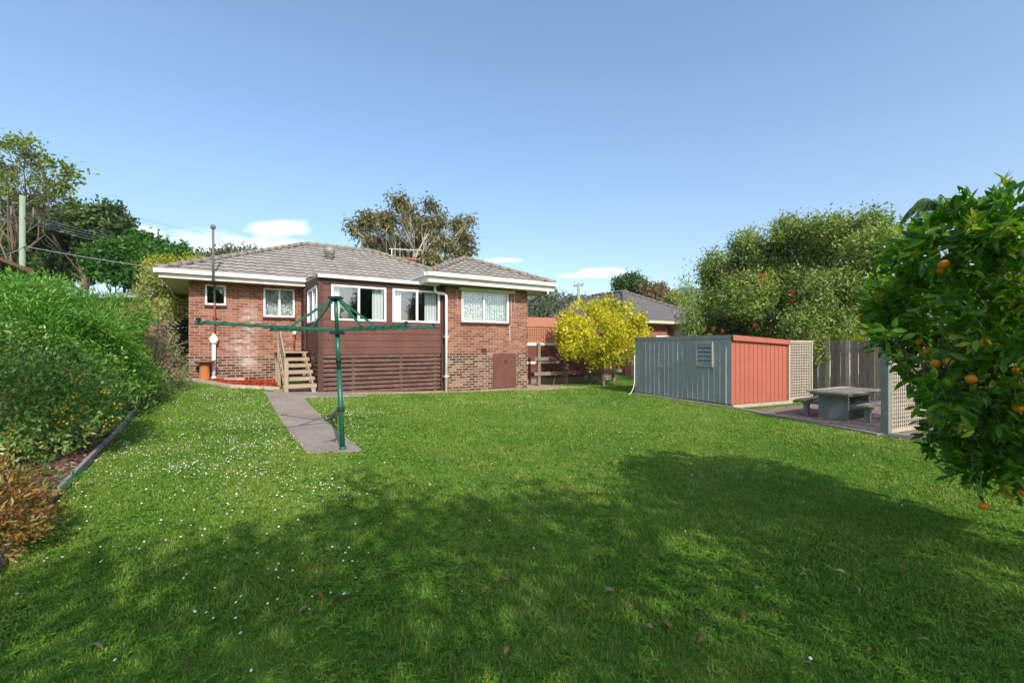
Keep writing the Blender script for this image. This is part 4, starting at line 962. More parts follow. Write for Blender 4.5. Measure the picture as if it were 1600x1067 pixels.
q = np.array(pts); dd = np.tile(np.array([0, 0, -1.]), (len(q), 1))
v_, f_ = leafcloud(q, dd*.2, 55, .026, .055, .016, rgb_, 0, 1.); npmesh('flower_spike', v_, f_, L['red'], bt)['kind'] = 'stuff'
# hanging tendrils
C2 = np.array([(at(px, py, 14.6)) for (px, py) in [(1285,500),(1290,515),(1275,520),(1300,530),(1310,500),(1320,520),(1280,540),(1330,535),(1350,525),(1083,500),(1085,520),(1075,480),(1068,465),(1075,445)]]) - np.array([11.3, 17.3, 0])
v_, f_ = leafcloud(C2, np.tile([0, 0, -1.], (len(C2), 1)), 260, np.array([.16, .2, .28]), .12, .03, rgb_, .5); npmesh('hanging_foliage', v_, f_, L['bottle'], bt)

# gum behind house
gcl = pxclumps([(625,318,15),(640,325,12),(675,322,13),(575,345,18),(600,352,20),(560,362,12),(645,350,22),(670,355,20),(690,345,12),(585,378,20),(620,380,24),(655,385,24),(690,378,16),(715,350,16),(725,370,16),(728,390,14),(708,392,12),(600,400,20),(640,405,22),(675,405,18),(722,408,12),(548,352,6),(733,345,7),(612,340,12)], 32, 1.2, 3, .84)
tree('gum_tree', 'tall brown-green gum tree with pale limbs rising behind the house roof', (-7.4, 32, 0), (-7.3, 32, 6.6), gcl, L['gum'], M['palebark'], per=44, leaves=46, spread=0.25, ln=.30, wd=0.11, r0=0.2, seed=14, droop=.45, shell=0.3)
# left back trees
ocl2 = pxclumps([(10,225,22),(45,235,18),(70,252,18),(95,268,18),(75,285,22),(30,265,12),(105,290,12),(60,310,18),(95,315,16),(25,300,12),(5,270,14),(0,320,22),(108,275,8),(20,340,18),(-25,260,26),(45,325,14),(112,318,8),(-20,300,24)], 30, .8)
tree('open_tree', 'tall sparse tree with bare branches showing at the left edge', (-33.5, 30, 0), (-33.3, 30, 8.5), ocl2, L['open'], M['bark'], per=10, leaves=44, spread=.27, ln=.26, wd=0.17, r0=0.16, seed=21, shell=.4)
pcl = pxclumps([(165,340,20),(130,345,18),(95,345,18),(185,358,14),(60,345,18),(195,350,8),(150,362,16),(110,375,22),(70,380,24),(30,375,24),(140,392,18),(185,370,10),(10,390,24),(95,400,22),(40,415,24),(130,415,24),(0,425,24),(85,420,24),(165,410,20)], 40, .8)
tree('cypress_tree', 'wide dark cypress with a flat layered top behind the left power pole', (-38, 40, 0), (-38, 40, 8), pcl, L['dark'], M['bark'], per=40, leaves=46, spread=.35, ln=.4, wd=0.22, r0=0.22, seed=22, shell=.4)
mcl = pxclumps([(180,395,22),(215,400,24),(160,415,22),(230,425,22),(195,425,24),(225,378,14),(240,385,14),(255,400,10),(150,400,16)], 28, .6)
tree('leafy_tree', 'bright mid-green leafy tree in front of the dark cypress', (-24, 28, 0), (-24, 28, 4.5), mcl, L['mid'], M['bark'], per=60, leaves=34, spread=.25, ln=.26, wd=0.18, r0=.2, seed=23)
c3 = pxclumps([(262,392,11),(280,395,10),(272,402,12),(289,388,6),(290,398,8)], 34, .5)
tree('leafy_tree', 'small green tree standing left of the house roof corner', (-26, 34, 0), (-26, 34, 5.5), c3, L['mid'], M['bark'], per=60, leaves=30, spread=.2, ln=.26, wd=0.16, r0=.15, seed=24)
c3 = pxclumps([(290,383,3.5),(290,390,5),(290,399,7)], 36, .3)
tree('conifer', 'small pointed dark conifer seen over the left house eave', (-26.2, 36, 0), (-26.2, 36, 7), c3, L['dark'], M['bark'], per=55, leaves=22, spread=.12, ln=.2, wd=.06, r0=.12, seed=25)
c3 = pxclumps([(304,392,5),(308,400,6),(300,400,5)], 38, .3)
tree('grey_tree', 'thin grey-leaved tree just right of the small conifer', (-27, 38, 0), (-27, 38, 7), c3, L['grey'], M['bark'], per=20, leaves=14, spread=.2, ln=.18, wd=.06, r0=.1, seed=26)
c3 = pxclumps([(238,415,14),(262,412,14),(285,412,12),(305,412,10)], 24, .4)
tree('pale_shrub', 'yellow-green shrub top showing above the left eave', (-18.5, 24, 0), (-18.6, 24, 3.5), c3, L['lime'], M['bark'], per=110, leaves=30, spread=.16, ln=.14, wd=.07, r0=.1, seed=27, cat='shrub')
c3 = pxclumps([(248,430,20),(240,455,24),(262,465,22),(275,485,20),(250,485,22),(232,440,14),(285,470,16)], 17, .6)
tree('variegated_shrub', 'tall pale cream-green shrub beside the left end of the house', (-13.1, 17, .5), (-13, 17, 1.6), c3, L['euon'], M['bark'], per=220, leaves=24, spread=.1, ln=.11, wd=.055, r0=.08, seed=28, cat='shrub')
c3 = pxclumps([(330,405,10),(355,402,12),(375,400,10),(345,410,14),(400,402,9),(312,408,8)], 60, .4)
tree('distant_tree', 'low dark tree line behind the left roof slope', (-38, 60, 0), (-38.5, 60, 9), c3, L['fardark'], M['bark'], per=22, leaves=40, spread=.45, ln=.5, wd=.25, r0=.3, seed=29)
# trees to right background
c3 = pxclumps([(835,470,14),(850,462,14),(865,468,12),(845,485,16),(868,485,10),(880,475,6)], 34, .6)
tree('olive_tree', 'grey-olive tree between the house corner and the power poles', (2.3, 34, 0), (2.4, 34, 3), c3, L['fardark'], M['bark'], per=60, leaves=34, spread=.25, ln=.25, wd=.09, r0=.15, seed=30)
c3 = pxclumps([(972,446,12),(985,442,12),(998,448,12),(985,452,14)], 48, .3)
tree('round_tree', 'round green tree top above the neighbouring roof ridge', (12.7, 48, 0), (12.7, 48, 5), c3, L['dark'], M['bark'], per=60, leaves=40, spread=.3, ln=.34, wd=.16, r0=.2, seed=31)
c3 = pxclumps([(1012,455,10),(1028,458,12),(1042,464,9),(1020,465,12)], 45, .3)
tree('brown_tree', 'brownish red-leaved tree right of the round green tree', (14.4, 45, 0), (14.4, 45, 4), c3, L['farbrown'], M['bark'], per=60, leaves=40, spread=.3, ln=.3, wd=.14, r0=.2, seed=32)
c3 = pxclumps([(1052,466,9),(1062,474,9),(1045,472,8)], 40, .3)
tree('yellowgreen_tree', 'yellow-green tree beside the bottlebrush left edge', (14.8, 40, 0), (14.8, 40, 3), c3, L['euon'], M['bark'], per=60, leaves=36, spread=.25, ln=.26, wd=.12, r0=.15, seed=33)
c3 = pxclumps([(890,470,7),(905,474,9),(925,474,8),(880,478,8),(940,472,7)], 85, .3)
tree('distant_tree', 'hazy dark trees at the foot of the twin power poles', (13, 85, 0), (13, 85, 4), c3, L['fardark'], M['bark'], per=20, leaves=40, spread=.4, ln=.5, wd=.2, r0=.2, seed=34)
# red shrub behind rails
c3 = pxclumps([(858,548,9),(862,565,11),(855,580,9),(890,578,14),(875,570,12),(905,585,12)], 18.3, .1)
tree('red_shrub', 'dark red-leaved shrub growing through the rail fence', (1.7, 18.5, .03), (1.8, 18.5, .4), c3, L['redleaf'], M['bark'], per=60, leaves=10, spread=.08, ln=.09, wd=.05, r0=.03, seed=35, cat='shrub')

# palm
pb = at(1462, 320, 26); pm = empty('palm_tree', (pb.x, pb.y, 0), 0, 'dark drooping palm crown above the orange tree', 'tree')
q = MB(); q.tube([(0, 0, 0), (.1, 0, pb.z*.5), (0, 0, pb.z)], [.2, .16, .14], 10); q.build('trunk', M['bark'], pm)
vs_, rg_ = [], np.random.default_rng(3)
for k in range(26):
    a = k*2.4; up_ = .3 + .9*((k*7) % 10)/10; pr = Vector((0, 0, pb.z)); d = Vector((math.cos(a), math.sin(a), 0)); Lf = 1.75
    for i in range(30):
        t_ = i/29; p = pr + d*Lf*t_*.85 + Vector((0, 0, Lf*(up_*t_ - (up_*.55+.75)*t_*t_)))
        for s_ in (-1, 1):
            sd_ = d.cross(Vector((0, 0, 1)))*s_; tip = p + sd_*.28*(1-t_*.5) + Vector((0, 0, -.3-.1*t_)) + d*.1; w_ = d*.022
            vs_ += [p-w_, p+w_, tip+w_*.3, tip-w_*.3]
v_ = np.array([tuple(x) for x in vs_]); npmesh('crown', v_, np.arange(len(v_)).reshape(-1, 4), L['dark'], pm)

# left hedge shrubs
tree('feathery_shrub', 'large feathery bright green shrub filling the left bed', (-9.0, 8.3, .1), (-9.0, 8.3, .5),
     [(-9.2,8.3,1.5,1.2,1.2,1.2),(-8.45,9.0,1.35,.8,.85,.75),(-9.9,7.6,1.9,1.1,1.1,1.05),(-8.7,8.0,2.15,.8,.8,.7),(-9.5,9.5,1.95,.8,.8,.95),(-8.1,8.7,.7,.6,.6,.55),(-8.8,9.9,2.1,.6,.6,.6),(-8.0,7.5,1.85,.55,.5,.5),(-8.2,8.9,1.9,.5,.5,.45),(-7.85,8.1,1.25,.45,.5,.4),(-9.0,7.2,2.3,.6,.6,.5),(-8.35,9.7,.9,.55,.5,.5),(-9.3,8.9,2.55,.45,.45,.35)], L['feather'], M['bark'], per=170, leaves=70, spread=.11, ln=.10, wd=.024, r0=.05, seed=41, out=1.0, up=.35, shell=.72, cat='shrub')
fs = tree('flowering_shrub', 'green shrub dotted with small golden flowers in front of the feathery shrub', (-7.0, 6.1, .05), (-7.0, 6.1, .3),
     [(-7.2,6.2,1.0,1.0,.9,.9),(-6.45,6.4,.75,.65,.65,.65),(-7.6,5.6,1.2,.8,.8,.8),(-6.7,7.0,.9,.6,.6,.7),(-7.9,6.6,1.5,.8,.8,.6),(-6.25,6.1,.4,.5,.45,.42),(-6.9,5.3,.5,.7,.5,.5),(-6.3,5.3,.3,.5,.4,.32)], L['flower'], M['bark'], per=260, leaves=18, spread=.08, ln=.07, wd=.034, r0=.04, seed=42, shell=.55, cat='shrub')
rgf = np.random.default_rng(43); C_, D_ = sub_clusters([(-.2,.1,.95,1.02,.92,.87),(.65,.2,.7,.67,.67,.62),(-.6,-.5,1.25,.82,.82,.72),(.9,-.1,.4,.52,.47,.42),(0,-.7,.55,.62,.52,.52)], 60, rgf, .98)
v_, f_ = leafcloud(C_, D_, 7, .03, .032, .026, rgf, 0, 1, 'quad', .3); npmesh('flowers', v_, f_, L['gold'], fs)['kind'] = 'stuff'
dr = tree('dry_shrub', 'half dead brown twiggy bush between the hedge and the house', (-9.15, 11.2, .3), (-9.15, 11.2, .8),
     [(-9.1,11.1,1.4,.7,.7,.85),(-8.85,11.4,.95,.55,.6,.65),(-9.6,10.7,1.6,.7,.7,.85),(-9.2,11.3,2.0,.55,.5,.45),(-9.7,11.6,1.9,.6,.6,.6)], L['dry'], M['bark'], per=230, leaves=20, spread=.1, ln=.09, wd=.018, r0=.05, seed=44, shell=.3, cat='shrub')
q = MB()
for k in range(130):
    a = Vector((rgf.uniform(-.7, .5), rgf.uniform(-.6, .5), rgf.uniform(.1, 1.3))); d = Vector(rv(1, rgf)[0]); d.z = abs(d.z)*.8; q.tube([a, a+d*.3+Vector((0, 0, -.02)), a+d*.6], [.008, .006, .003], 4)
q.build('dead_twigs', plain('dead_twig', '9a8068', .9, .2), dr)['kind'] = 'stuff'
tree('leafy_shrub', 'dark glossy green bush in front of the water tank', (-9.95, 13.0, .5), (-9.95, 13.0, .8),
     [(-10.0,13.0,1.7,.42,.42,.40),(-9.75,12.75,1.15,.38,.38,.38),(-9.9,12.4,.75,.45,.45,.35),(-10.3,12.9,1.3,.5,.5,.6)], L['weed'], M['bark'], per=120, leaves=14, spread=.07, ln=.085, wd=.045, r0=.03, seed=45, cat='shrub')
tree('weed_clump', 'straggling green weeds at the far end of the left bed', (-8.0, 9.9, .15), (-8.0, 9.9, .3),
     [(-8.4,10.3,.55,.5,.6,.4),(-8.9,11.2,.6,.5,.6,.4),(-7.8,9.2,.42,.4,.4,.32),(-9.2,11.9,.6,.4,.4,.3),(-7.6,8.6,.3,.3,.3,.25)], L['weed'], M['bark'], per=90, leaves=12, spread=.09, ln=.11, wd=.03, r0=.015, seed=46, cat='weeds', up=.9)
tree('grey_weed', 'pale grey-green feathery weed under the hedge', (-7.1, 8.0, .1), (-7.1, 8.0, .2),
     [(-7.15,8.1,.45,.35,.35,.35),(-7.35,8.4,.5,.3,.3,.3)], L['grey'], M['bark'], per=90, leaves=12, spread=.06, ln=.1, wd=.02, r0=.012, seed=47, cat='weeds', up=.9)
tree('nandina_shrub', 'low red and orange leaved shrub in the bottom left corner', (-3.95, 3.45, .05), (-3.95, 3.45, .15),
     [(-3.95,3.40,.34,.36,.36,.30),(-3.8,3.34,.22,.24,.22,.22),(-4.25,3.6,.42,.3,.3,.28),(-4.1,3.2,.28,.3,.25,.26),(-3.95,3.66,.28,.22,.22,.22)], L['nandina'], M['bark'], per=900, leaves=11, spread=.03, ln=0.052, wd=0.019, r0=.012, seed=48, shape='leaf', out=1.0, up=.5, cat='shrub', zmin=-.02)
tree('low_plant', 'low green leafy plants at the gap in the timber edging', (-4.75, 4.75, .04), (-4.75, 4.75, .1),
     [(-4.9,4.85,.13,.25,.2,.12),(-5.2,4.7,.25,.3,.25,.2),(-4.65,4.65,.08,.15,.12,.08)], L['weed'], M['bark'], per=300, leaves=9, spread=.03, ln=.06, wd=.025, r0=.008, seed=49, cat='plant', up=.6)
tree('low_plant', 'scrappy small plants beside the near lattice on the right bed', (7.5, 7.8, .03), (7.5, 7.8, .1),
     [(7.6,7.9,.15,.3,.2,.12),(8.2,7.5,.3,.35,.3,.25),(9.2,7.3,.5,.5,.4,.4)], L['weed'], M['bark'], per=160, leaves=9, spread=.05, ln=.08, wd=.03, r0=.008, seed=50, cat='plant', up=.6)

# trees behind the camera that shade the near lawn
def shclumps(lst, seed):
    g_ = random.Random(seed); o = []
    for (x, y, r_, h_) in lst:
        k = h_/math.tan(se); o.append((x + math.sin(sa)*k, y + math.cos(sa)*k, h_, r_, r_, r_*.75))
    return o
tA = shclumps([(-1.2,4.45,.8,6.2),(-.35,4.15,.62,5.6),(-2.3,3.2,.8,5.4),(-1.15,3.2,.8,5.2),(.95,4.25,.6,5.6),(.35,2.75,.6,5),(-1.8,2.2,.85,4.6),(-.5,2.1,.8,4.4),(-3.2,2.3,.75,5),(1.5,3.0,.4,5),(-3.4,3.0,.5,5.6),(.35,4.75,.35,6.3),(-.25,3.3,.45,5.4),(.9,2.3,.4,5),(.9,3.5,.3,5.4)], 1)
tree('shade_tree', 'broad leafy tree standing behind the viewpoint and shading the near lawn', (1.2, -3.4, 0), (1.3, -3.2, 2.6), tA, L['mid'], M['bark'], per=24, leaves=34, spread=.2, ln=.17, wd=.1, r0=.18, seed=61, shell=.2)
tB = shclumps([(1.75,4.95,.6,6.0),(2.9,4.75,.7,5.8),(3.4,4.0,.65,5.6),(2.3,3.95,.65,5.4),(2.1,3.0,.5,5.2),(3.1,2.7,.5,5),(1.9,2.0,.6,4.6),(2.7,1.9,.6,4.4),(3.9,3.0,.4,5.2),(1.1,1.8,.4,4.6),(2.75,3.35,.3,5)], 2)
tree('shade_tree', 'second leafy tree behind the viewpoint, nearer the orange tree', (4.4, -3.6, 0), (4.4, -3.4, 2.6), tB, L['mid'], M['bark'], per=34, leaves=34, spread=.2, ln=.17, wd=.1, r0=.18, seed=62, shell=.2)
tC = shclumps([(-6.9,7.3,.75,5.6),(-7.5,8.0,.7,6.0),(-4.4,2.8,.6,4.2)], 3)
tree('shade_tree', 'slender tree at the left garden bed beside the viewpoint', (-4.6, -.6, 0), (-4.4, -.3, 2.8), tC, L['mid'], M['bark'], per=60, leaves=34, spread=.2, ln=.17, wd=.1, r0=.12, seed=63, shell=.2)

bk = tree('boundary_tree', 'tree on the back boundary behind the viewpoint, mirrored in the sunroom windows', (4, -22, 0), (4, -22, 2), [(4,-22,4.5,2.6,2.2,2.2),(2.5,-22,3,1.8,1.6,1.6),(5.6,-22,3.2,1.8,1.6,1.8),(4.2,-22,6.8,1.5,1.5,1.4),(4,-22,1.5,2.2,1.4,1.2)], L['dark'], M['bark'], per=26, leaves=40, spread=.3, ln=.3, wd=.18, r0=.25, seed=71, group='trees along the back boundary')
for i, (x, y, k, a) in enumerate([(9.5,-21,1.1,1.2),(14.5,-18,.95,2.5),(19.5,-17,1.15,4),(24,-13,1,5),(-1,-23,1.05,3.1),(-6,-22,.9,.7),(28.5,-8,1.1,2)]):
    c = copy_tree(bk); c.location = (x, y, 0); c.scale = (k, k, k*(1+.1*math.sin(i*2.3))); c.rotation_euler = (0, 0, a)
    c['label'] = 'boundary tree number %s counted to the right behind the viewpoint' % ['one','two','three','four','five','six','seven'][i] if False else ['tall tree right of the middle on the back boundary', 'shorter tree third from the middle of the back boundary', 'largest tree near the back right corner', 'tree standing in the back right corner', 'tree left of the middle on the back boundary', 'smallest tree at the left of the back boundary', 'tree on the right boundary behind the viewpoint'][i]

# ------------------------------------------------------------------ lawn grass
rgl = np.random.default_rng(77)
def inlawn(x, y):
    kx = np.interp(y, [1, 3, 5.53, 9.9, 12.3, 13.4], [-2.2, -3.55, -5.37, -8.3, -9.9, -10.9]); ok = x > kx + .03
    rx = np.interp(y, [3.9, 6.3, 7.28, 7.95, 8.9, 11.55, 12.2, 14.9, 17, 22], [10.4, 8.4, 7.12, 6.62, 6.36, 5.66, 5.50, 4.3, 7.8, 5.3]); ok &= x < rx - .04
    s_ = (x-O.x)*U.x + (y-O.y)*U.y; d_ = (x-O.x)*V.x + (y-O.y)*V.y
    ok &= ~((s_ > -6.9) & (s_ < .05) & (d_ > -.22)); ok &= ~((s_ < -6.0) & (s_ > -8.35) & (d_ > -.72)); 
    ml = np.interp(s_, [-10.5, -10.1, -9.25, -8.05], [2.9, 2.6, 1.27, .77]); ok &= ~((s_ > -10.6) & (s_ <= -8.0) & (d_ > ml)); ok &= ~((s_ <= -10.6) & (d_ > 2.6))
    pl_ = np.interp(y, [6.72, 8.98, 12.45], [-3.08, -4.6, -6.9]); pr_ = np.interp(y, [6.85, 8.98, 12.0], [-2.27, -3.66, -5.62])
    jx = .035*np.sin(y*9)+.025*np.sin(y*23)+.02*np.sin(y*51)
    ok &= ~((y > 6.78) & (y < 12.6) & (x > pl_+.03+jx) & (x < pr_-.03+jx))
    ok &= ~((s_ > -.1) & (s_ < 1.6) & (d_ > -.35) & (y < 18.3) & (x < 2.6-(y-17.2)**2*.8)); ok &= ~((s_ >= 0) & (d_ > 1.9) & (s_ < 6) & (y > np.interp(x, [.6, 6], [18.6, 22.])))
    return ok
def blades(N, ylo, yhi, hmin, hmax, wid, name, mat, label, cat, seg=True, lean=.95):
    y = ylo + (yhi-ylo)*rgl.random(N)
    x = rgl.uniform(-1, 1, N)*(1.30*y + 1.2)
    k = inlawn(x, y); x, y = x[k], y[k]
    # clumpy heights
    cn = np.sin(x*3.1+1.3*np.sin(y*2.3))*np.sin(y*2.7+1.1*np.sin(x*1.9)); n = len(x)
    h_ = (hmin + (hmax-hmin)*rgl.random(n)**1.6)*(1 + .35*cn); z = gz(x, y)
    a = rgl.uniform(0, 2*np.pi, n); ln_ = lean*rgl.uniform(.3, 1.5, n)*h_; dx, dy = np.cos(a)*ln_, np.sin(a)*ln_
    b = a + np.pi/2 + rgl.normal(0, .6, n); w_ = wid*rgl.uniform(.6, 1.4, n); wx, wy = np.cos(b)*w_/2, np.sin(b)*w_/2
    P0 = np.stack([x-wx, y-wy, z-.005], 1); P1 = np.stack([x+wx, y+wy, z-.005], 1)
    P2 = np.stack([x+wx*.8+dx*.35, y+wy*.8+dy*.35, z+h_*.62], 1); P3 = np.stack([x-wx*.8+dx*.35, y-wy*.8+dy*.35, z+h_*.62], 1); P4 = np.stack([x+dx, y+dy, z+h_*.95], 1)
    v_ = np.stack([P0, P1, P2, P3, P4], 1).reshape(-1, 3); bI = np.arange(n)[:, None]*5
    return v_, bI
def grassmat():
    t = NT('grass_blade'); g_ = t.n('ShaderNodeNewGeometry')
    n = t.noise(.55, 4, .6); n2 = t.noise(3.2, 4, .6)
    f = t.math('ADD', t.math('MULTIPLY', g_.outputs['Random Per Island'], .38), t.math('ADD', t.math('MULTIPLY', n, .55), t.math('MULTIPLY', n2, .30)))
    c = t.ramp(f, [(.28, lin('3d681f')), (.47, lin('5c872e')), (.62, lin('7b9840')), (.76, lin('98a254')), (.92, lin('b4aa6a'))])
    c = t.mix(t.ramp(t.noise(1.15, 5, .65), [(.56, (0, 0, 0, 1)), (.72, (.55, .55, .55, 1))]), c, lin('b3aa5c'))
    c = t.mix(t.ramp(t.noise(.8, 4, .6, stretch=(1.7, 1.3, 1)), [(.55, (0, 0, 0, 1)), (.7, (.6, .6, .6, 1))]), c, lin('3f7a1e'))
    b = t.bsdf(c, .75, spec=.08); tr = t.n('ShaderNodeBsdfTranslucent'); t.l(t.mix(1.0, c, (1.3, 1.35, .5, 1), 'MULTIPLY'), tr.inputs[0])
    mx = t.n('ShaderNodeMixShader'); mx.inputs[0].default_value = .3; t.l(b.outputs[0], mx.inputs[1]); t.l(tr.outputs[0], mx.inputs[2]); return t.done(mx)
GM = grassmat(); VV, TT, QQ, off = [], [], [], 0
for (N, a, b, h0, h1, w_) in ((80000, 1.2, 2.6, .014, .040, .0045), (130000, 2.6, 4.5, .014, .040, .0058), (150000, 4.5, 7.5, .014, .038, .0085), (140000, 7.5, 12, .016, .040, .013), (100000, 12, 21, .02, .045, .022)):
    v_, bI = blades(N, a, b, h0, h1, w_, '', None, '', ''); VV.append(v_); QQ.append(bI+off+np.array([[0, 1, 2, 3]])); TT.append(bI+off+np.array([[3, 2, 4]])); off += len(v_)
tag(npmesh('grass', np.concatenate(VV), [np.concatenate(QQ), np.concatenate(TT)], GM), 'short green lawn grass', 'grass', kind='stuff')
# broad-leaf weeds (rosettes)
def rosettes(N, ylo, yhi, ln, wd, dens):
    y = ylo + (yhi-ylo)*rgl.random(N)**.9; x = rgl.uniform(-1, 1, N)*(1.25*y+1); k = inlawn(x, y)
    cn = np.sin(x*1.7+2*np.sin(y*1.1))*np.sin(y*1.9+2*np.sin(x*.9)); k &= rgl.random(N) < .35+.6*np.maximum(cn, 0); x, y = x[k], y[k]
    C_ = np.stack([x, y, gz(x, y)+.015], 1); n = len(C_); per = 7
    p = np.repeat(C_, per, 0); a = np.repeat(rgl.uniform(0, 6.28, n), per) + np.tile(np.arange(per)*2*np.pi/per, n) + rgl.normal(0, .25, n*per)
    up_ = rgl.uniform(.1, .8, n*per); ax_ = norm(np.stack([np.cos(a), np.sin(a), up_], 1)); s_ = np.stack([-np.sin(a), np.cos(a), np.zeros_like(a)], 1); nr = np.cross(ax_, s_)
    L_ = (ln*rgl.uniform(.5, 1.3, n*per))[:, None]; W_ = (wd*rgl.uniform(.6, 1.3, n*per))[:, None]
    v_ = np.stack([p, p+ax_*L_*.5+s_*W_*.5, p+ax_*L_-np.array([0, 0, .3])*L_, p+ax_*L_*.5-s_*W_*.5], 1).reshape(-1, 3); return v_
v1 = rosettes(12000, 1.5, 4.5, .042, .014, 1); v2 = rosettes(9000, 4.5, 9, .045, .016, 1); v_ = np.concatenate([v1, v2])
L['lweed'] = leafmat('lawn_weed_leaf', ['3c6a18', '548022', '6f9634', '8ca84a'], .3, .7, 1.2, .1)
tag(npmesh('lawn_weeds', v_, np.arange(len(v_)).reshape(-1, 4), L['lweed']), 'broad-leaved weeds growing in the lawn', 'weeds', kind='stuff')
# daisies
P = []
for _ in range(300):
    y = 2.3 + 10.5*rgl.random()**.8; r_ = rgl.random()
    x = -(.34 + rgl.random()*.75)*y if r_ < .93 else rgl.uniform(-.3, .3)*y
    if y < 4.2 and x > -.35*y: continue
    m = (rgl.integers(6, 36) if r_ < .93 else 3) if y > 4.6 else rgl.integers(1, 6); sp_ = rgl.uniform(.12, .5); P.append(np.stack([x+rgl.normal(0, sp_, m), y+rgl.normal(0, sp_, m)], 1))
for _ in range(70):
    y = rgl.uniform(11, 15.5); x = rgl.uniform(-.2, .25)*y; m = rgl.integers(2, 14); P.append(np.stack([x+rgl.normal(0, .35, m), y+rgl.normal(0, .2, m)], 1))
P.append(np.stack([rgl.uniform(-6, 7, 50), rgl.uniform(2.2, 10, 50)], 1))
P = np.concatenate(P); P = P[inlawn(P[:, 0], P[:, 1])]; n = len(P); z = gz(P[:, 0], P[:, 1]) + rgl.uniform(.03, .055, n)
c = np.stack([P[:, 0], P[:, 1], z], 1); tl = norm(np.stack([rgl.normal(0, .35, n), rgl.normal(-.15, .35, n), np.ones(n)], 1)); e = norm(np.cross(tl, np.tile([0, 1., 0], (n, 1)))); f = np.cross(tl, e)
rr = rgl.uniform(.006, .0105, n)[:, None]; K = 8
ring = [c + (e*math.cos(2*math.pi*k/K) + f*math.sin(2*math.pi*k/K))*rr*(1 if k % 2 else .86) for k in range(K)]
v_ = np.stack(ring, 1).reshape(-1, 3); tag(npmesh('daisies', v_, np.arange(n*K).reshape(-1, K), L['petal']), 'tiny white daisies scattered through the lawn', 'daisies', kind='stuff')
K = 6; ring = [c + tl*.002 + (e*math.cos(2*math.pi*k/K) + f*math.sin(2*math.pi*k/K))*rr*.33 for k in range(K)]
v_ = np.stack(ring, 1).reshape(-1, 3); tag(npmesh('daisy_centres', v_, np.arange(n*K).reshape(-1, K), L['gold']), 'yellow centres of the lawn daisies', 'daisies', kind='stuff')

# dry leaves on the lawn
dl = [plain('dry_leaf_tan', '8e6640', .8, .25, 30), plain('dry_leaf_brown', '60422c', .8, .25, 30), plain('dry_leaf_pale', '9c8262', .8, .2, 30)]
def dryleaf(mi):
    q = MB(); N = 7; W_ = [0, .28, .42, .45, .36, .2, 0]; ln = .085
    vs, fs_ = [], []
    for i in range(N):
        t_ = i/(N-1); zc = .012*math.sin(t_*3.1)+.004
        for s_ in (-1, 0, 1): vs.append((ln*(t_-.5), s_*W_[i]*ln*.5, zc + (.010 if s_ else 0)*W_[i]*2 + .002*math.sin(i*2+s_)))
    for i in range(N-1):
        for j in (0, 1): fs_.append((i*3+j, (i+1)*3+j, (i+1)*3+j+1, i*3+j+1))
    q.add(vs, fs_, smooth=True); o = q.build('dry_leaf', dl[mi])
    m = o.modifiers.new('thick', 'SOLIDIFY'); m.thickness = .0012; return o
protos = [dryleaf(0), dryleaf(1), dryleaf(2)]
spots = [(540,872),(563,905),(476,960),(497,938),(292,1044),(148,1020),(787,912),(930,914),(952,930),(985,955),(1092,965),(1183,927),(1158,900),(1160,967),(1015,988),(1357,1022),(1265,1050),(1337,927),(1310,950),(843,816),(800,815),(925,748),(868,800),(938,828),(1116,912),(1205,960),(1255,905),(1530,985),(1590,980),(790,1025),(1040,985),(918,965),(1313,900),(1410,895),(1050,900),(1445,1010),(1095,1008),(620,785)]
words = ['tan', 'dark brown', 'pale brown']
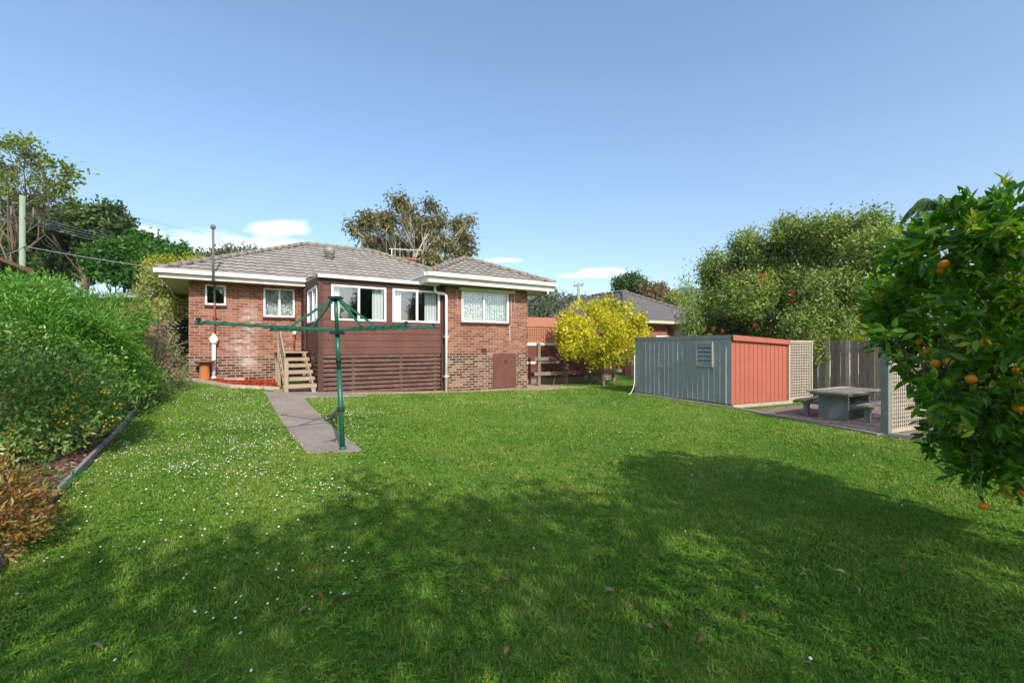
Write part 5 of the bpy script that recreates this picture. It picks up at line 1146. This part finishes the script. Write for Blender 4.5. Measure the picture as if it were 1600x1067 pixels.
for i, (px, py) in enumerate(spots):
    Y = EYE*FPX/(py-HZ); X = (px-800)/FPX*Y; m = i % 3
    o = protos[m] if i < 3 else protos[m].copy()
    if i >= 3: col.objects.link(o)
    o.location = (X, Y, gzf(X, Y)+.03); o.rotation_euler = (rnd.uniform(-.5, .5), rnd.uniform(-.4, .4), rnd.uniform(0, 6.28)); k = rnd.uniform(.5, .9); o.scale = (k, k*rnd.uniform(.7, 1.2), k)
    tag(o, 'curled %s dry leaf lying on the shaded near lawn' % words[m], 'dry leaf', 'dry leaves fallen on the near lawn')
q = MB(); q.tube([(0, 0, 0), (.06, .03, .01), (.13, .02, .0), (.2, .05, .01)], [.006, .005, .004, .002], 6); q.tube([(.1, .02, .005), (.14, .07, .02)], [.003, .001], 5)
p = Vector((-1.1, 2.75)); tag(q.build('fallen_twig', M['darkbark'], None, (p.x, p.y, .045), .5), 'small dark twig lying in the grass below the centre left', 'twig')

# ------------------------------------------------------------------ hills
def hill(name, pts, Y, depth, mat):
    vs, fs_ = [], []; n = len(pts)
    for (px, py) in pts:
        p = at(px, py, Y); vs += [(p.x*.8, Y*.8, -5), (p.x*.9, Y*.9, p.z*.55), (p.x, Y, p.z), (p.x*1.2, Y*1.25, p.z*.6)]
    for i in range(n-1):
        for j in range(3): fs_.append((i*4+j, (i+1)*4+j, (i+1)*4+j+1, i*4+j+1))
    q = MB(); q.add(vs, fs_, smooth=True); return tag(q.build(name, mat), 'wooded hill on the horizon', 'hill', kind='structure')
pts = []
for px in range(-400, 2000, 12):
    base = 478 - 26*math.exp(-((px-1075)/75)**2) - 16*math.exp(-((px-905)/40)**2) - 30*math.exp(-((px-1400)/200)**2) - 25*math.exp(-((px-350)/300)**2)
    pts.append((px, base + 1.2*math.sin(px*.21) + .8*math.sin(px*.47+1)))
hill('hills', pts, 1300, 0, plain('wooded_hill', '3e4f3a', .95, .3, .01, 0, fine=.06))

# ------------------------------------------------------------------ haze
q = MB(); q.box(-1700, 1700, -300, 1750, -7, 480)
t = NT('air'); pv = t.n('ShaderNodeVolumePrincipled'); pv.inputs['Color'].default_value = (.82, .9, 1, 1); pv.inputs['Density'].default_value = .00022; pv.inputs['Anisotropy'].default_value = .2
t.l(pv.outputs[0], t.out.inputs[1])
tag(q.build('haze', t.m), 'thin blue haze in the far air', 'haze', kind='stuff')
